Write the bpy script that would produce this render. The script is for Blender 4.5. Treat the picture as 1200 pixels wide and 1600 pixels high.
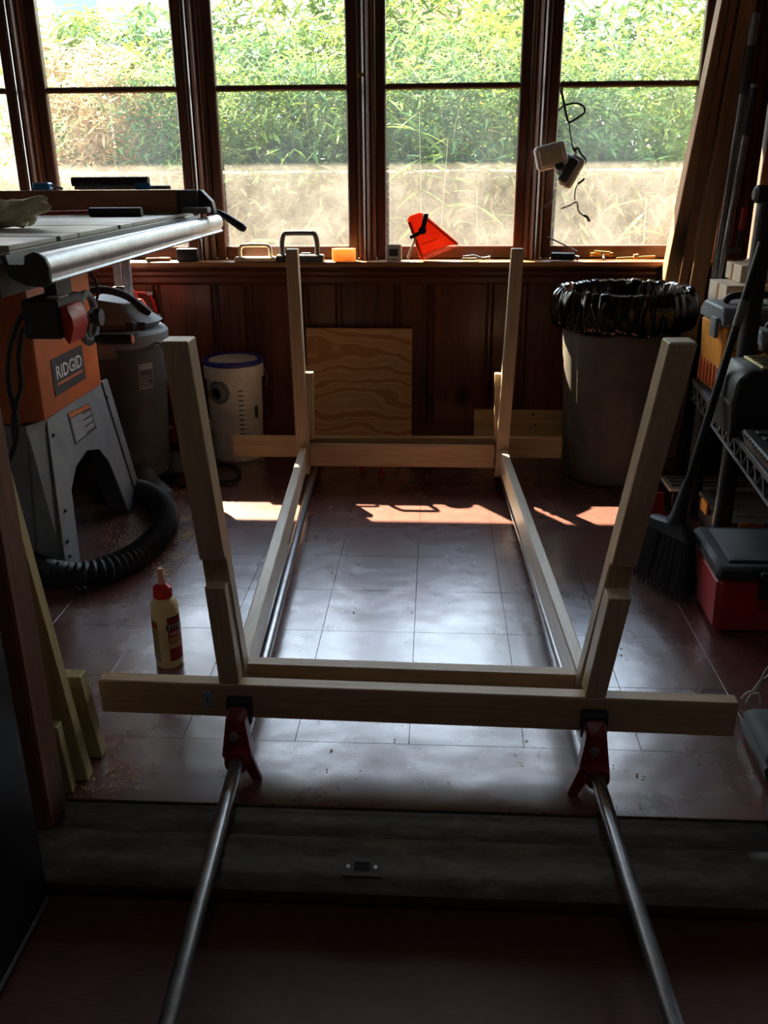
import bpy, bmesh, math, random
from math import sin, cos, pi, radians, tan
from mathutils import Vector, Matrix, noise
for o in list(bpy.data.objects): bpy.data.objects.remove(o)
SC = bpy.context.scene; COL = SC.collection
S = 0.75                      # survey unit -> metres
R = random.Random(7)
# ------------------------------------------------------------------ camera
F = 1390.; H = 1.48; PT = radians(21.2); YW = radians(3.3); RL = radians(.4)
R0 = Vector((cos(YW), sin(YW), 0)); FW = Vector((-sin(YW)*cos(PT), cos(YW)*cos(PT), -sin(PT)))
U0 = R0.cross(FW); CX = cos(RL)*R0 - sin(RL)*U0; CU = sin(RL)*R0 + cos(RL)*U0
cam = bpy.data.objects.new('camera', bpy.data.cameras.new('camera')); COL.objects.link(cam)
m = Matrix((CX, CU, -FW)).transposed().to_4x4(); m.translation = Vector((0, 0, H*S)); cam.matrix_world = m
cam.data.sensor_fit = 'VERTICAL'; cam.data.sensor_height = 24.; cam.data.lens = F/1600*24; cam.data.clip_start = .02
SC.camera = cam
def at(px, py, X=None, Y=None, Z=None):
    d = FW + (px-600)/F*CX + (800-py)/F*CU
    t = X/d.x if X is not None else Y/d.y if Y is not None else (Z-H)/d.z
    return Vector((d.x*t, d.y*t, H+d.z*t))
# ------------------------------------------------------------------ sky, sun, exposure
SC.view_settings.view_transform = 'Standard'; SC.view_settings.look = 'None'
SC.view_settings.exposure = 0.9; SC.view_settings.gamma = 1; SC.view_settings.use_curve_mapping = False
W = bpy.data.worlds.new('world'); SC.world = W; W.use_nodes = True
nt = W.node_tree; nt.nodes.clear()
wo = nt.nodes.new('ShaderNodeOutputWorld'); bg = nt.nodes.new('ShaderNodeBackground')
tc = nt.nodes.new('ShaderNodeTexCoord'); sx = nt.nodes.new('ShaderNodeSeparateXYZ'); cr = nt.nodes.new('ShaderNodeValToRGB')
nt.links.new(tc.outputs['Generated'], sx.inputs[0]); nt.links.new(sx.outputs['Z'], cr.inputs[0])
cr.color_ramp.elements[0].color = (.95, .95, .9, 1); cr.color_ramp.elements[1].color = (.45, .65, 1., 1); cr.color_ramp.elements[1].position = .8
nt.links.new(cr.outputs[0], bg.inputs[0]); nt.links.new(bg.outputs[0], wo.inputs[0]); bg.inputs[1].default_value = 7.5
sun = bpy.data.objects.new('sun', bpy.data.lights.new('sun', 'SUN')); COL.objects.link(sun)
sun.data.energy = 36; sun.data.angle = .009; sun.data.color = (1, .80, .58)
sun.rotation_euler = Vector((.68, -1, -1.21)).to_track_quat('-Z', 'Y').to_euler()
pl = bpy.data.objects.new('window_portal', bpy.data.lights.new('window_portal', 'AREA')); COL.objects.link(pl)
pl.data.shape = 'RECTANGLE'; pl.data.size = 4.0*S; pl.data.size_y = 2.2*S; pl.data.cycles.is_portal = True
pl.location = Vector((-.6, 5.02, 2.15))*S; pl.rotation_euler = (-pi/2, 0, 0)
# ------------------------------------------------------------------ materials
def lin(h):
    h = h.lstrip('#'); c = [int(h[i:i+2], 16)/255 for i in (0, 2, 4)]
    return tuple((x/12.92 if x <= .04045 else ((x+.055)/1.055)**2.4) for x in c)+(1,)
def new_mat(name):
    m = bpy.data.materials.new(name); m.use_nodes = True; n = m.node_tree
    return m, n, n.nodes['Principled BSDF'], n.nodes['Material Output']
def N(n, t, **k):
    x = n.nodes.new('ShaderNode'+t)
    for a, b in k.items(): setattr(x, a, b)
    return x
def coords(n, kind='Object', scale=(1, 1, 1)):
    mp = N(n, 'Mapping'); mp.inputs['Scale'].default_value = scale
    if kind == 'World': g = N(n, 'NewGeometry'); n.links.new(g.outputs['Position'], mp.inputs[0])
    else: t = N(n, 'TexCoord'); n.links.new(t.outputs[kind], mp.inputs[0])
    return mp.outputs[0]
def noise_tex(n, vec, scale=5, detail=4, rough=.55, dist=0):
    t = N(n, 'TexNoise'); t.inputs['Scale'].default_value = scale; t.inputs['Detail'].default_value = detail
    t.inputs['Roughness'].default_value = rough; t.inputs['Distortion'].default_value = dist
    n.links.new(vec, t.inputs['Vector']); return t.outputs[0]
def ramp(n, fac, stops):
    r = N(n, 'ValToRGB'); e = r.color_ramp.elements
    while len(e) < len(stops): e.new(.5)
    for i, (p, c) in enumerate(stops): e[i].position = p; e[i].color = c if len(c) == 4 else tuple(c)+(1,)
    n.links.new(fac, r.inputs[0]); return r.outputs[0]
def mix(n, fac, a, b, bt='MIX'):
    x = N(n, 'Mix', data_type='RGBA', blend_type=bt)
    for v, k in ((fac, 0), (a, 6), (b, 7)):
        if isinstance(v, (int, float, tuple)): x.inputs[k].default_value = v
        else: n.links.new(v, x.inputs[k])
    return x.outputs[2]
def sc(c, f): return tuple(min(1, x*f) for x in c[:3])+(1,)
def bump(n, b, h, strength=.2, dist=.01, prev=None):
    x = N(n, 'Bump'); x.inputs['Strength'].default_value = strength; x.inputs['Distance'].default_value = dist
    n.links.new(h, x.inputs['Height'])
    if prev: n.links.new(prev, x.inputs['Normal'])
    n.links.new(x.outputs[0], b.inputs['Normal']); return x.outputs[0]
def plain(name, col, rough=.5, metal=0, var=.18, nscale=14, bmp=0, dust=None, dustamt=.4, trans=0, coat=0, spec=.5):
    m, n, b, o = new_mat(name); c = lin(col)
    f = noise_tex(n, coords(n), nscale, 5)
    out = ramp(n, f, [(.3, sc(c, 1-var)), (.7, sc(c, 1+var))])
    if dust:
        g = noise_tex(n, coords(n), 5, 8, .7)
        g2 = ramp(n, g, [(.42, (0, 0, 0)), (.72, (dustamt,)*3)])
        out = mix(n, g2, out, lin(dust))
        rr = ramp(n, g, [(.3, (rough,)*3), (.8, (min(1, rough+.35),)*3)]); n.links.new(rr, b.inputs['Roughness'])
    n.links.new(out, b.inputs['Base Color'])
    if not dust: b.inputs['Roughness'].default_value = rough
    b.inputs['Metallic'].default_value = metal; b.inputs['Coat Weight'].default_value = coat
    b.inputs['Specular IOR Level'].default_value = spec
    if trans: b.inputs['Transmission Weight'].default_value = trans
    if bmp: bump(n, b, noise_tex(n, coords(n), nscale*6, 3), bmp, .003)
    return m
def wood(name, c1, c2, axis=2, rough=.5, scale=28, contrast=(.35, .65), knots=None, bmp=.12, spec=.4, coat=0):
    m, n, b, o = new_mat(name); s = [1, 1, 1]; s[axis] = .06
    oi = N(n, 'ObjectInfo'); vm = N(n, 'VectorMath', operation='SCALE'); vm.inputs[0].default_value = (3.1, 2.3, 4.7)
    n.links.new(oi.outputs['Random'], vm.inputs['Scale'])
    ad = N(n, 'VectorMath', operation='ADD'); n.links.new(coords(n, 'Object', s), ad.inputs[0]); n.links.new(vm.outputs[0], ad.inputs[1])
    f = noise_tex(n, ad.outputs[0], scale, 6, .6, .6)
    out = ramp(n, f, [(contrast[0], lin(c1)), (contrast[1], lin(c2))])
    f2 = noise_tex(n, ad.outputs[0], scale*7, 3)
    out = mix(n, .25, out, ramp(n, f2, [(.35, sc(lin(c1), .7)), (.6, sc(lin(c2), 1.1))]))
    if knots:
        v = N(n, 'TexVoronoi'); s3 = [1.6]*3; s3[axis] = .9; s3 = [x*knots for x in s3]
        ad2 = N(n, 'VectorMath', operation='ADD'); n.links.new(coords(n, 'Object', s3), ad2.inputs[0]); n.links.new(vm.outputs[0], ad2.inputs[1])
        n.links.new(ad2.outputs[0], v.inputs['Vector']); v.inputs['Scale'].default_value = 1
        k = ramp(n, v.outputs['Distance'], [(.07, (1, 1, 1)), (.17, (0, 0, 0))]); out = mix(n, k, out, sc(lin(c1), .35))
    n.links.new(out, b.inputs['Base Color']); b.inputs['Roughness'].default_value = rough
    b.inputs['Specular IOR Level'].default_value = spec; b.inputs['Coat Weight'].default_value = coat; b.inputs['Coat Roughness'].default_value = .25
    if bmp: bump(n, b, f2, bmp, .002)
    return m
def floor_mat(name, c1, c2, c3, r0, r1, spec, bs, gr=1.0):
    m, n, b, o = new_mat(name)
    big = noise_tex(n, coords(n, 'World'), 2.2, 6, .6); fine = noise_tex(n, coords(n, 'World', (1, gr, 1)), 38, 6, .7, .3)
    out = mix(n, .45, ramp(n, big, [(.3, lin(c1)), (.7, lin(c2))]), ramp(n, fine, [(.35, sc(lin(c1), .6)), (.65, lin(c2))]))
    dirt = ramp(n, noise_tex(n, coords(n, 'World'), 7, 5, .6), [(.5, (0, 0, 0)), (.95, (.3,)*3)]); out = mix(n, dirt, out, lin(c3))
    n.links.new(out, b.inputs['Base Color'])
    rg = ramp(n, noise_tex(n, coords(n, 'World'), 4, 5, .6), [(.25, (r0,)*3), (.75, (r1,)*3)]); n.links.new(rg, b.inputs['Roughness'])
    b.inputs['Specular IOR Level'].default_value = spec
    p = bump(n, b, noise_tex(n, coords(n, 'World'), 6, 2), bs, .02)
    bump(n, b, noise_tex(n, coords(n, 'World', (1, gr, 1)), 160, 4, .7), bs*.5, .002, p)
    return m
M = {}
M['tile'] = floor_mat('tile', '#5c3832', '#74453c', '#8a7d76', .24, .30, 1.0, .16)
_b = M['tile'].node_tree.nodes['Principled BSDF']; _b.inputs['IOR'].default_value = 1.9
M['grout'] = plain('grout', '#241a18', .8)
M['oldfloor'] = floor_mat('oldfloor', '#44221b', '#68362b', '#7a5c4e', .42, .6, .5, .12, 6)
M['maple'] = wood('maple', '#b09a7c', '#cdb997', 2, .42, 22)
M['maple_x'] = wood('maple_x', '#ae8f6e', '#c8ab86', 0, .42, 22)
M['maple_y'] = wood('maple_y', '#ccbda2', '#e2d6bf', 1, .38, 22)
M['endgrain'] = wood('endgrain', '#a89a84', '#cfc2ab', 0, .6, 60)
M['pine'] = wood('pine', '#3c1d10', '#6d3a20', 2, .36, 14, knots=2.6, coat=.25)
M['pine_x'] = wood('pine_x', '#43200f', '#6f3c20', 0, .34, 14, coat=.3)
M['mullion'] = wood('mullion', '#3a2014', '#6a3c24', 2, .38, 16, coat=.2)
M['mullion_x'] = wood('mullion_x', '#3a2014', '#6a3c24', 0, .38, 16, coat=.2)
M['sill'] = wood('sill', '#7a4a2a', '#b5824e', 0, .45, 14)
M['lumber'] = wood('lumber', '#8f6540', '#c09266', 2, .6, 14, knots=1.8)
M['poplar'] = wood('poplar', '#9c8a5c', '#c2b07c', 2, .6, 14)
M['worn'] = wood('worn', '#5a3522', '#8a5a3c', 2, .6, 20)
M['beech'] = wood('beech', '#8f5f3c', '#b07c52', 0, .5, 20)
M['plank'] = wood('plank', '#9d7a4c', '#c9a873', 0, .6, 14, knots=2)
def ply():
    m, n, b, o = new_mat('plywood')
    w = N(n, 'TexWave', wave_type='BANDS', bands_direction='Z'); n.links.new(coords(n, 'Object', (.45, 1, 1)), w.inputs['Vector'])
    w.inputs['Scale'].default_value = 5; w.inputs['Distortion'].default_value = 16; w.inputs['Detail'].default_value = 3; w.inputs['Detail Scale'].default_value = 1.2; w.inputs['Detail Roughness'].default_value = .45
    out = ramp(n, w.outputs[0], [(.2, lin('#b98d5c')), (.55, lin('#cba071')), (.9, lin('#a8713f'))])
    n.links.new(out, b.inputs['Base Color']); b.inputs['Roughness'].default_value = .6; return m
M['ply'] = ply()
M['black'] = plain('black', '#17181a', .42, dust='#6a6762', dustamt=.18)
M['blackdoor'] = plain('blackdoor', '#15181d', .5, bmp=.1)
M['rubber'] = plain('rubber', '#121314', .5)
M['baggy'] = plain('baggy', '#050505', .14, spec=.6)
M['cangrey'] = plain('cangrey', '#55514a', .55, dust='#807a6e', dustamt=.3)
M['grey'] = plain('grey', '#6e7173', .5, dust='#9c9c98', dustamt=.35)
M['dgrey'] = plain('dgrey', '#3c3d3e', .5, dust='#7d7a74', dustamt=.35)
M['steel'] = plain('steel', '#7f8386', .42, .25, dust='#a3a19c', dustamt=.3)
M['galv'] = plain('galv', '#9a9da0', .3, .9, nscale=40, bmp=.05)
M['castiron'] = plain('castiron', '#8d8c86', .42, .5, dust='#b8ab90', dustamt=.45)
M['alu'] = plain('alu', '#b2b6bb', .42, .75, nscale=30)
M['orange'] = plain('orange', '#c4602a', .45, dust='#b08a6a', dustamt=.25)
M['red'] = plain('red', '#b01f1c', .38, dust='#8a6a60', dustamt=.12)
M['redtool'] = plain('redtool', '#a8241c', .42)
M['clampred'] = plain('clampred', '#7a121a', .4)
M['yellow'] = plain('yellow', '#d98f22', .5, dust='#a88a50', dustamt=.2)
M['paleyellow'] = plain('paleyellow', '#c9c070', .5)
M['blue'] = plain('blue', '#1878b8', .4)
M['white'] = plain('white', '#d8d4cb', .5, dust='#a39a8c', dustamt=.25)
M['card'] = plain('card', '#d9c7ab', .8)
M['paper'] = plain('paper', '#d6ccae', .8, bmp=.3)
M['glue'] = plain('glue', '#e9d5a0', .4)
M['capred'] = plain('capred', '#c8161c', .3)
M['nozzle'] = plain('nozzle', '#e8a898', .4)
M['label_red'] = plain('label_red', '#a51a1c', .4)
M['label_dark'] = plain('label_dark', '#2a1512', .5)
M['label_grey'] = plain('label_grey', '#3a3a3a', .5)
M['print_grey'] = plain('print_grey', '#9a9a98', .5)
M['print_white'] = plain('print_white', '#dedede', .5)
M['label_tan'] = plain('label_tan', '#c9a873', .5)
M['bluelid'] = plain('bluelid', '#2a2a86', .4)
M['brass'] = plain('brass', '#b08a3c', .35, .9)
M['paintgrey'] = None
def painted():
    m, n, b, o = new_mat('worn_black_paint')
    f = noise_tex(n, coords(n, 'World', (1, 4, 4)), 11, 10, .8)
    out = ramp(n, f, [(.3, lin('#2e2e2d')), (.5, lin('#6a6c69')), (.72, lin('#a3a199'))]); n.links.new(out, b.inputs['Base Color'])
    b.inputs['Roughness'].default_value = .33; b.inputs['IOR'].default_value = 1.8
    bump(n, b, f, .3, .004); return m
M['paintgrey'] = painted()
def leaf_mat(name, c1, c2, tr=.5):
    m, n, b, o = new_mat(name)
    out = ramp(n, noise_tex(n, coords(n, 'World'), 9, 3), [(.3, lin(c1)), (.7, lin(c2))])
    n.links.new(out, b.inputs['Base Color']); b.inputs['Roughness'].default_value = .6; b.inputs['Specular IOR Level'].default_value = .15
    t = N(n, 'BsdfTranslucent'); n.links.new(out, t.inputs[0]); x = N(n, 'MixShader'); x.inputs[0].default_value = tr
    n.links.new(b.outputs[0], x.inputs[1]); n.links.new(t.outputs[0], x.inputs[2]); n.links.new(x.outputs[0], o.inputs[0]); return m
M['leaf'] = leaf_mat('leaf', '#586e2a', '#80903a')
M['leaf_cool'] = leaf_mat('leaf_cool', '#426438', '#6c8848')
M['leaf_dry'] = leaf_mat('leaf_dry', '#8a6f4c', '#b0966c')
M['straw'] = leaf_mat('straw', '#6a5834', '#93804e', .35)
M['straw_green'] = leaf_mat('straw_green', '#5a6034', '#88884c', .35)
M['culm'] = plain('culm', '#8b8f52', .5)
M['bank'] = plain('bank', '#55482a', .9, var=.3, nscale=6, bmp=.5)
M['soil'] = plain('soil', '#4a4230', .9, var=.3)
M['house'] = plain('house', '#c4c6c8', .8)
M['brickfar'] = plain('brickfar', '#b8735c', .8, var=.2)
M['shingle'] = plain('shingle', '#6d7076', .8)
M['darkpane'] = plain('darkpane', '#3f5560', .2)
M['wallpaint'] = plain('wallpaint', '#5a4636', .7)
M['ceil'] = plain('ceil', '#7a6a5a', .8)
M['acrylic'] = None
def glassy(name, tint, base_mix, dustcol=None, dust=0, dustscale=3):
    m, n, b, o = new_mat(name); n.nodes.remove(b)
    t = N(n, 'BsdfTransparent'); t.inputs[0].default_value = tint; g = N(n, 'BsdfGlossy'); g.inputs['Roughness'].default_value = .03
    lw = N(n, 'LayerWeight'); lw.inputs[0].default_value = .5; pw = N(n, 'Math', operation='POWER'); pw.inputs[1].default_value = 5; n.links.new(lw.outputs['Facing'], pw.inputs[0])
    fr = N(n, 'Math', operation='MULTIPLY_ADD'); fr.inputs[1].default_value = .9; fr.inputs[2].default_value = .035; n.links.new(pw.outputs[0], fr.inputs[0]); x = N(n, 'MixShader')
    n.links.new(fr.outputs[0], x.inputs[0]); n.links.new(t.outputs[0], x.inputs[1]); n.links.new(g.outputs[0], x.inputs[2]); last = x.outputs[0]
    if dust:
        d = N(n, 'BsdfTranslucent'); d.inputs[0].default_value = dustcol
        f = ramp(n, noise_tex(n, coords(n, 'World'), dustscale, 7, .7), [(.3, (dust*.4,)*3), (.75, (dust*1.5,)*3)])
        y = N(n, 'MixShader'); n.links.new(f, y.inputs[0]); n.links.new(last, y.inputs[1]); n.links.new(d.outputs[0], y.inputs[2]); last = y.outputs[0]
    n.links.new(last, o.inputs[0]); return m
M['glass'] = glassy('dusty_glass', (.97, .98, .96, 1), .5, (.9, .88, .8, 1), .036, 5)
M['red_acrylic'] = leaf_mat('red_acrylic', '#b4472c', '#c65a3a', .45)
M['clear'] = plain('clear', '#a8a49a', .2, trans=.5)
M['tape_roll'] = leaf_mat('tape_roll', '#e8b878', '#f0c88c', .4)
# ------------------------------------------------------------------ mesh helpers
def B(): return bmesh.new()
def V(*a): return Vector(a)
def box(bm, a, b, bev=0, seg=1, rot=None):
    a = Vector(a); b = Vector(b); c = (a+b)/2; d = b-a
    r = bmesh.ops.create_cube(bm, size=1, matrix=Matrix.Diagonal((abs(d.x), abs(d.y), abs(d.z), 1)))
    if bev:
        vs = set(r['verts']); es = [e for e in bm.edges if e.verts[0] in vs]
        rb = bmesh.ops.bevel(bm, geom=es, offset=bev, segments=seg, affect='EDGES', profile=.5); vs |= set(rb['verts'])
        vs = [v for v in vs if v.is_valid]
    else: vs = r['verts']
    T = Matrix.Translation(c) @ (rot.to_4x4() if rot else Matrix.Identity(4))
    bmesh.ops.transform(bm, matrix=T, verts=vs)
def hexa(bm, bot, top, bev=0):
    v = [bm.verts.new(p) for p in list(bot)+list(top)]
    fs = [(0, 3, 2, 1), (4, 5, 6, 7), (0, 1, 5, 4), (1, 2, 6, 5), (2, 3, 7, 6), (3, 0, 4, 7)]
    nf = [bm.faces.new([v[i] for i in f]) for f in fs]
    if bev: bmesh.ops.bevel(bm, geom=list({e for f in nf for e in f.edges}), offset=bev, segments=1, affect='EDGES')
def prism(bm, poly, vec, bev=0):
    vec = Vector(vec); a = [bm.verts.new(p) for p in poly]; b = [bm.verts.new(Vector(p)+vec) for p in poly]; n = len(a)
    fs = [bm.faces.new(a[::-1]), bm.faces.new(b)]+[bm.faces.new((a[i], a[(i+1) % n], b[(i+1) % n], b[i])) for i in range(n)]
    bmesh.ops.recalc_face_normals(bm, faces=fs)
    if bev: bmesh.ops.bevel(bm, geom=list({e for f in fs for e in f.edges}), offset=bev, segments=1, affect='EDGES')
def tube(bm, pts, r, n=8, caps=True, closed=False):
    pts = [Vector(p) for p in pts]; L = len(pts); rs = r if isinstance(r, (list, tuple)) else [r]*L
    T = [((pts[(i+1) % L] if closed or i < L-1 else pts[i])-(pts[i-1] if closed or i > 0 else pts[i])).normalized() for i in range(L)]
    up = Vector((0, 0, 1)) if abs(T[0].z) < .9 else Vector((1, 0, 0)); nn = T[0].cross(up).normalized(); rings = []
    for i in range(L):
        nn = (nn-T[i]*nn.dot(T[i])).normalized(); bb = T[i].cross(nn)
        rings.append([bm.verts.new(pts[i]+(nn*cos(2*pi*k/n)+bb*sin(2*pi*k/n))*rs[i]) for k in range(n)])
    for i in range(L if closed else L-1):
        a, b = rings[i], rings[(i+1) % L]
        for k in range(n): bm.faces.new((a[k], b[k], b[(k+1) % n], a[(k+1) % n]))
    if caps and not closed: bm.faces.new(rings[0]); bm.faces.new(rings[-1][::-1])
def cyl(bm, p0, p1, r0, r1=None, n=16): tube(bm, [p0, p1], [r0, r1 if r1 is not None else r0], n)
def smooth_path(pts, k=6):
    pts = [Vector(p) for p in pts]; out = []
    for i in range(len(pts)-1):
        p0 = pts[max(i-1, 0)]; p1 = pts[i]; p2 = pts[i+1]; p3 = pts[min(i+2, len(pts)-1)]
        for j in range(k):
            t = j/k; out.append(.5*((2*p1)+(p2-p0)*t+(2*p0-5*p1+4*p2-p3)*t*t+(3*p1-p0-3*p2+p3)*t**3))
    return out+[pts[-1]]
def lathe(bm, c, prof, n=32, rot=None, fn=None, a0=0, a1=2*pi):
    c = Vector(c); full = abs(a1-a0-2*pi) < 1e-4; cnt = n if full else n+1; rings = []
    for j, (r, z) in enumerate(prof):
        ring = []
        for k in range(cnt):
            a = a0+(a1-a0)*k/n; rr, zz = (fn(r, z, a, j) if fn else (r, z)); p = Vector((rr*cos(a), rr*sin(a), zz))
            ring.append(bm.verts.new(c+(rot @ p if rot else p)))
        rings.append(ring)
    for i in range(len(prof)-1):
        for k in range(n):
            try: bm.faces.new((rings[i][k], rings[i][(k+1) % cnt], rings[i+1][(k+1) % cnt], rings[i+1][k]))
            except ValueError: pass
    return rings
WL = {}
def setp(o, label=None, cat=None, group=None, kind=None):
    if label: o['label'] = label
    if cat: o['category'] = cat
    if group: o['group'] = group
    if kind: o['kind'] = kind
    return o
def obj(name, bm, mt, parent=None, label=None, cat=None, group=None, kind=None, smooth=35, origin=None):
    bmesh.ops.remove_doubles(bm, verts=bm.verts, dist=1e-6)
    bmesh.ops.recalc_face_normals(bm, faces=bm.faces)
    co = [v.co for v in bm.verts]
    if origin is None:
        lo = [min(c[i] for c in co) for i in range(3)]; hi = [max(c[i] for c in co) for i in range(3)]
        origin = V((lo[0]+hi[0])/2, (lo[1]+hi[1])/2, lo[2])
    origin = Vector(origin)
    for v in bm.verts: v.co = (v.co-origin)*S
    me = bpy.data.meshes.new(name); bm.to_mesh(me); bm.free(); me.materials.append(M[mt] if isinstance(mt, str) else mt)
    if smooth:
        me.shade_smooth(); me.set_sharp_from_angle(angle=radians(smooth))
    return link(name, me, origin*S, parent, label, cat, group, kind)
def link(name, me, wl, parent=None, label=None, cat=None, group=None, kind=None):
    o = bpy.data.objects.new(name, me); COL.objects.link(o); WL[o.name] = Vector(wl)
    if parent: o.parent = parent; o.location = Vector(wl)-WL[parent.name]
    else: o.location = wl
    return setp(o, label, cat, group, kind)
def thing(name, loc, label=None, cat=None, group=None, kind=None):
    return link(name, None, Vector(loc)*S, None, label, cat, group, kind)
def text_bm(bm, s, org, right, up, size, depth=.0015, wrap=None, sx=1.0):
    cu = bpy.data.curves.new('t', 'FONT'); cu.body = s; cu.size = 1; cu.extrude = 0; cu.resolution_u = 2; cu.offset = .012
    o = bpy.data.objects.new('t', cu); COL.objects.link(o); dg = bpy.context.evaluated_depsgraph_get(); me = o.evaluated_get(dg).to_mesh()
    org = Vector(org); right = Vector(right).normalized(); up = Vector(up).normalized(); nrm = right.cross(up); vs = []
    for v in me.vertices:
        x, y = v.co.x*size*sx, v.co.y*size
        vs.append(bm.verts.new(wrap(x, y) if wrap else org+right*x+up*y+nrm*depth))
    for p in me.polygons:
        try: bm.faces.new([vs[i] for i in p.vertices])
        except ValueError: pass
    o.evaluated_get(dg).to_mesh_clear(); bpy.data.objects.remove(o); bpy.data.curves.remove(cu)
# ================================================================== THE SETTING
YG = 4.93                                   # glass plane
WLX, WRX = -2.75, 1.62
CZ = 3.6
# floor of the workshop, tile by tile
bm = B(); box(bm, (WLX-.1, 1.80, -.12), (WRX+.13, 5.0, -.006)); floor = obj('floor', bm, 'grout', kind='structure')
TS = .3155; tx0 = -.3695-8*TS; ty0 = 2.68-3*TS
bm = B(); box(bm, (-TS/2+.0005, -TS/2+.0005, -.006), (TS/2-.0005, TS/2-.0005, 0), .0006)
for v in bm.verts: v.co *= S
tme = bpy.data.meshes.new('tile'); bm.to_mesh(tme); bm.free(); tme.materials.append(M['tile'])
for i in range(14):
    for j in range(10):
        x = tx0+(i+.5)*TS; y = ty0+(j+.5)*TS
        if x+TS/2 > WRX+.02 or x-TS/2 < WLX-.1 or y+TS/2 > 4.99: continue
        if y-TS/2 < 1.80: continue
        link('tile', tme, V(x*S, y*S, R.uniform(-.0001, .0001)), floor)
bm = B(); box(bm, (WLX, 1.785, -.006), (WRX, ty0+TS*1 if ty0 < 1.785 else ty0, -.0005)); obj('tile', bm, 'tile', floor)
bm = B(); box(bm, (-2.2, -2.2, -.14), (2.2, 1.60, -.10)); obj('floor_lower', bm, 'oldfloor', kind='structure')
# threshold between the rooms
bm = B(); pr = [(1.800, -.002), (1.792, -.004), (1.782, -.020), (1.760, -.034), (1.725, -.042), (1.695, -.042), (1.682, -.030), (1.676, -.004), (1.668, .008), (1.652, .013), (1.630, .010), (1.605, .000), (1.580, -.014), (1.562, -.032), (1.556, -.052), (1.575, -.060), (1.578, -.0995), (1.580, -.119), (1.800, -.119)]
prism(bm, [(-.984, y, z) for y, z in pr], (1.903, 0, 0))
thr = obj('trim_1', bm, 'paintgrey', kind='structure', smooth=50)
bm = B(); rx = Matrix.Rotation(radians(33), 3, 'X')
c0 = V(-.147, 1.588, -.004)
for a, b in (((-.045, -.020), (-.018, .020)), ((.018, -.020), (.045, .020)), ((-.018, .010), (.018, .020)), ((-.018, -.020), (.018, -.010))):
    prism(bm, [c0+rx @ V(x, y, .001) for x, y in ((a[0], a[1]), (b[0], a[1]), (b[0], b[1]), (a[0], b[1]))], rx @ V(0, 0, .003))
sp = obj('strike_plate', bm, 'steel', thr, label='metal latch plate screwed to the threshold')
for s in (-1, 1):
    bm = B(); p = c0+rx @ V(s*.031, 0, .004); cyl(bm, p, p+rx @ V(0, 0, .003), .007, .005, 10); obj('screw', bm, 'galv', sp)
bm = B(); prism(bm, [c0+rx @ V(x, y, -.001) for x, y in ((-.018, -.010), (.018, -.010), (.018, .010), (-.018, .010))], rx @ V(0, 0, .0022)); obj('latch_hole', bm, 'rubber', sp)
# walls of the room
def wall(name, a, b, mt='wallpaint'):
    bm = B(); box(bm, a, b); return obj(name, bm, mt, kind='structure', smooth=0)
wall('wall_left', (WLX-.1, 1.8, 0), (WLX, 5.0, CZ)); wr = wall('wall_right', (WRX+.03, 1.8, 0), (WRX+.13, 5.0, CZ))
wall('wall_divider', (WLX, 1.56, -.1), (-.985, 1.785, CZ)); wall('wall_divider', (.92, 1.56, -.1), (WRX+.1, 1.785, CZ))
wall('wall_hall_left', (-2.25, -2.2, -.14), (-2.2, 1.6, CZ)); wall('wall_hall_right', (2.2, -2.2, -.14), (2.25, 1.6, CZ)); wall('wall_hall_back', (-2.2, -2.25, -.14), (2.2, -2.2, CZ))
wall('ceiling', (WLX-.1, -2.3, CZ), (2.3, 5.05, CZ+.1), 'ceil')
# planks on the right wall
x = 4.84; y = 1.9; k = 0
while y < 4.8:
    w = .31 if k % 2 else .18
    bm = B(); box(bm, (WRX, y+.006, .02), (WRX+.028, min(y+w, 4.84)-.006, CZ-.02), .004); obj('plank', bm, 'pine', wr); y += w; k += 1
# front wall under the windows
wf = wall('wall_front', (WLX, 4.87, 0), (WRX+.03, 5.0, 1.0), 'grout')
xs = []; g = -1.19-3*.495
while g < WRX: xs += [g, g+.18]; g += .495
xs = [q for q in xs if WLX < q < WRX]; edges = [WLX]+xs+[WRX+.03]
for a, b in zip(edges[:-1], edges[1:]):
    if b-a < .03: continue
    bm = B(); box(bm, (a+.012, 4.848, .14), (b-.012, 4.869, .90), .004); obj('plank', bm, 'pine', wf)
for q in xs:                                 # moulded battens over the joints
    bm = B(); prism(bm, [(q-.022, 4.868, .14), (q-.022, 4.842, .14), (q-.012, 4.832, .14), (q-.005, 4.842, .14), (q+.005, 4.842, .14), (q+.012, 4.832, .14), (q+.022, 4.842, .14), (q+.022, 4.868, .14)], (0, 0, .76)); obj('batten', bm, 'pine', wf)
bm = B(); prism(bm, [(WLX, 4.87, .005), (WLX, 4.815, .005), (WLX, 4.815, .10), (WLX, 4.83, .115), (WLX, 4.83, .135), (WLX, 4.845, .15), (WLX, 4.87, .15)], (WRX-WLX+.03, 0, 0)); obj('baseboard_front', bm, 'pine_x', kind='structure')
bm = B(); prism(bm, [(WLX, 4.87, .895), (WLX, 4.84, .895), (WLX, 4.825, .91), (WLX, 4.825, .935), (WLX, 4.81, .95), (WLX, 4.81, .965), (WLX, 4.79, .985), (WLX, 4.79, .9945), (WLX, 4.87, .9945)], (WRX-WLX+.03, 0, 0)); obj('trim_2', bm, 'pine_x', kind='structure')
bm = B(); box(bm, (WLX, 4.755, .995), (WRX+.03, 5.06, 1.022), .008, 2); obj('trim_3', bm, 'sill', kind='structure')
ZS = 1.022; ZH = 3.3
wall('wall_front_top', (WLX, 4.87, ZH), (WRX+.03, 5.0, CZ), 'pine_x')
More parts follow.
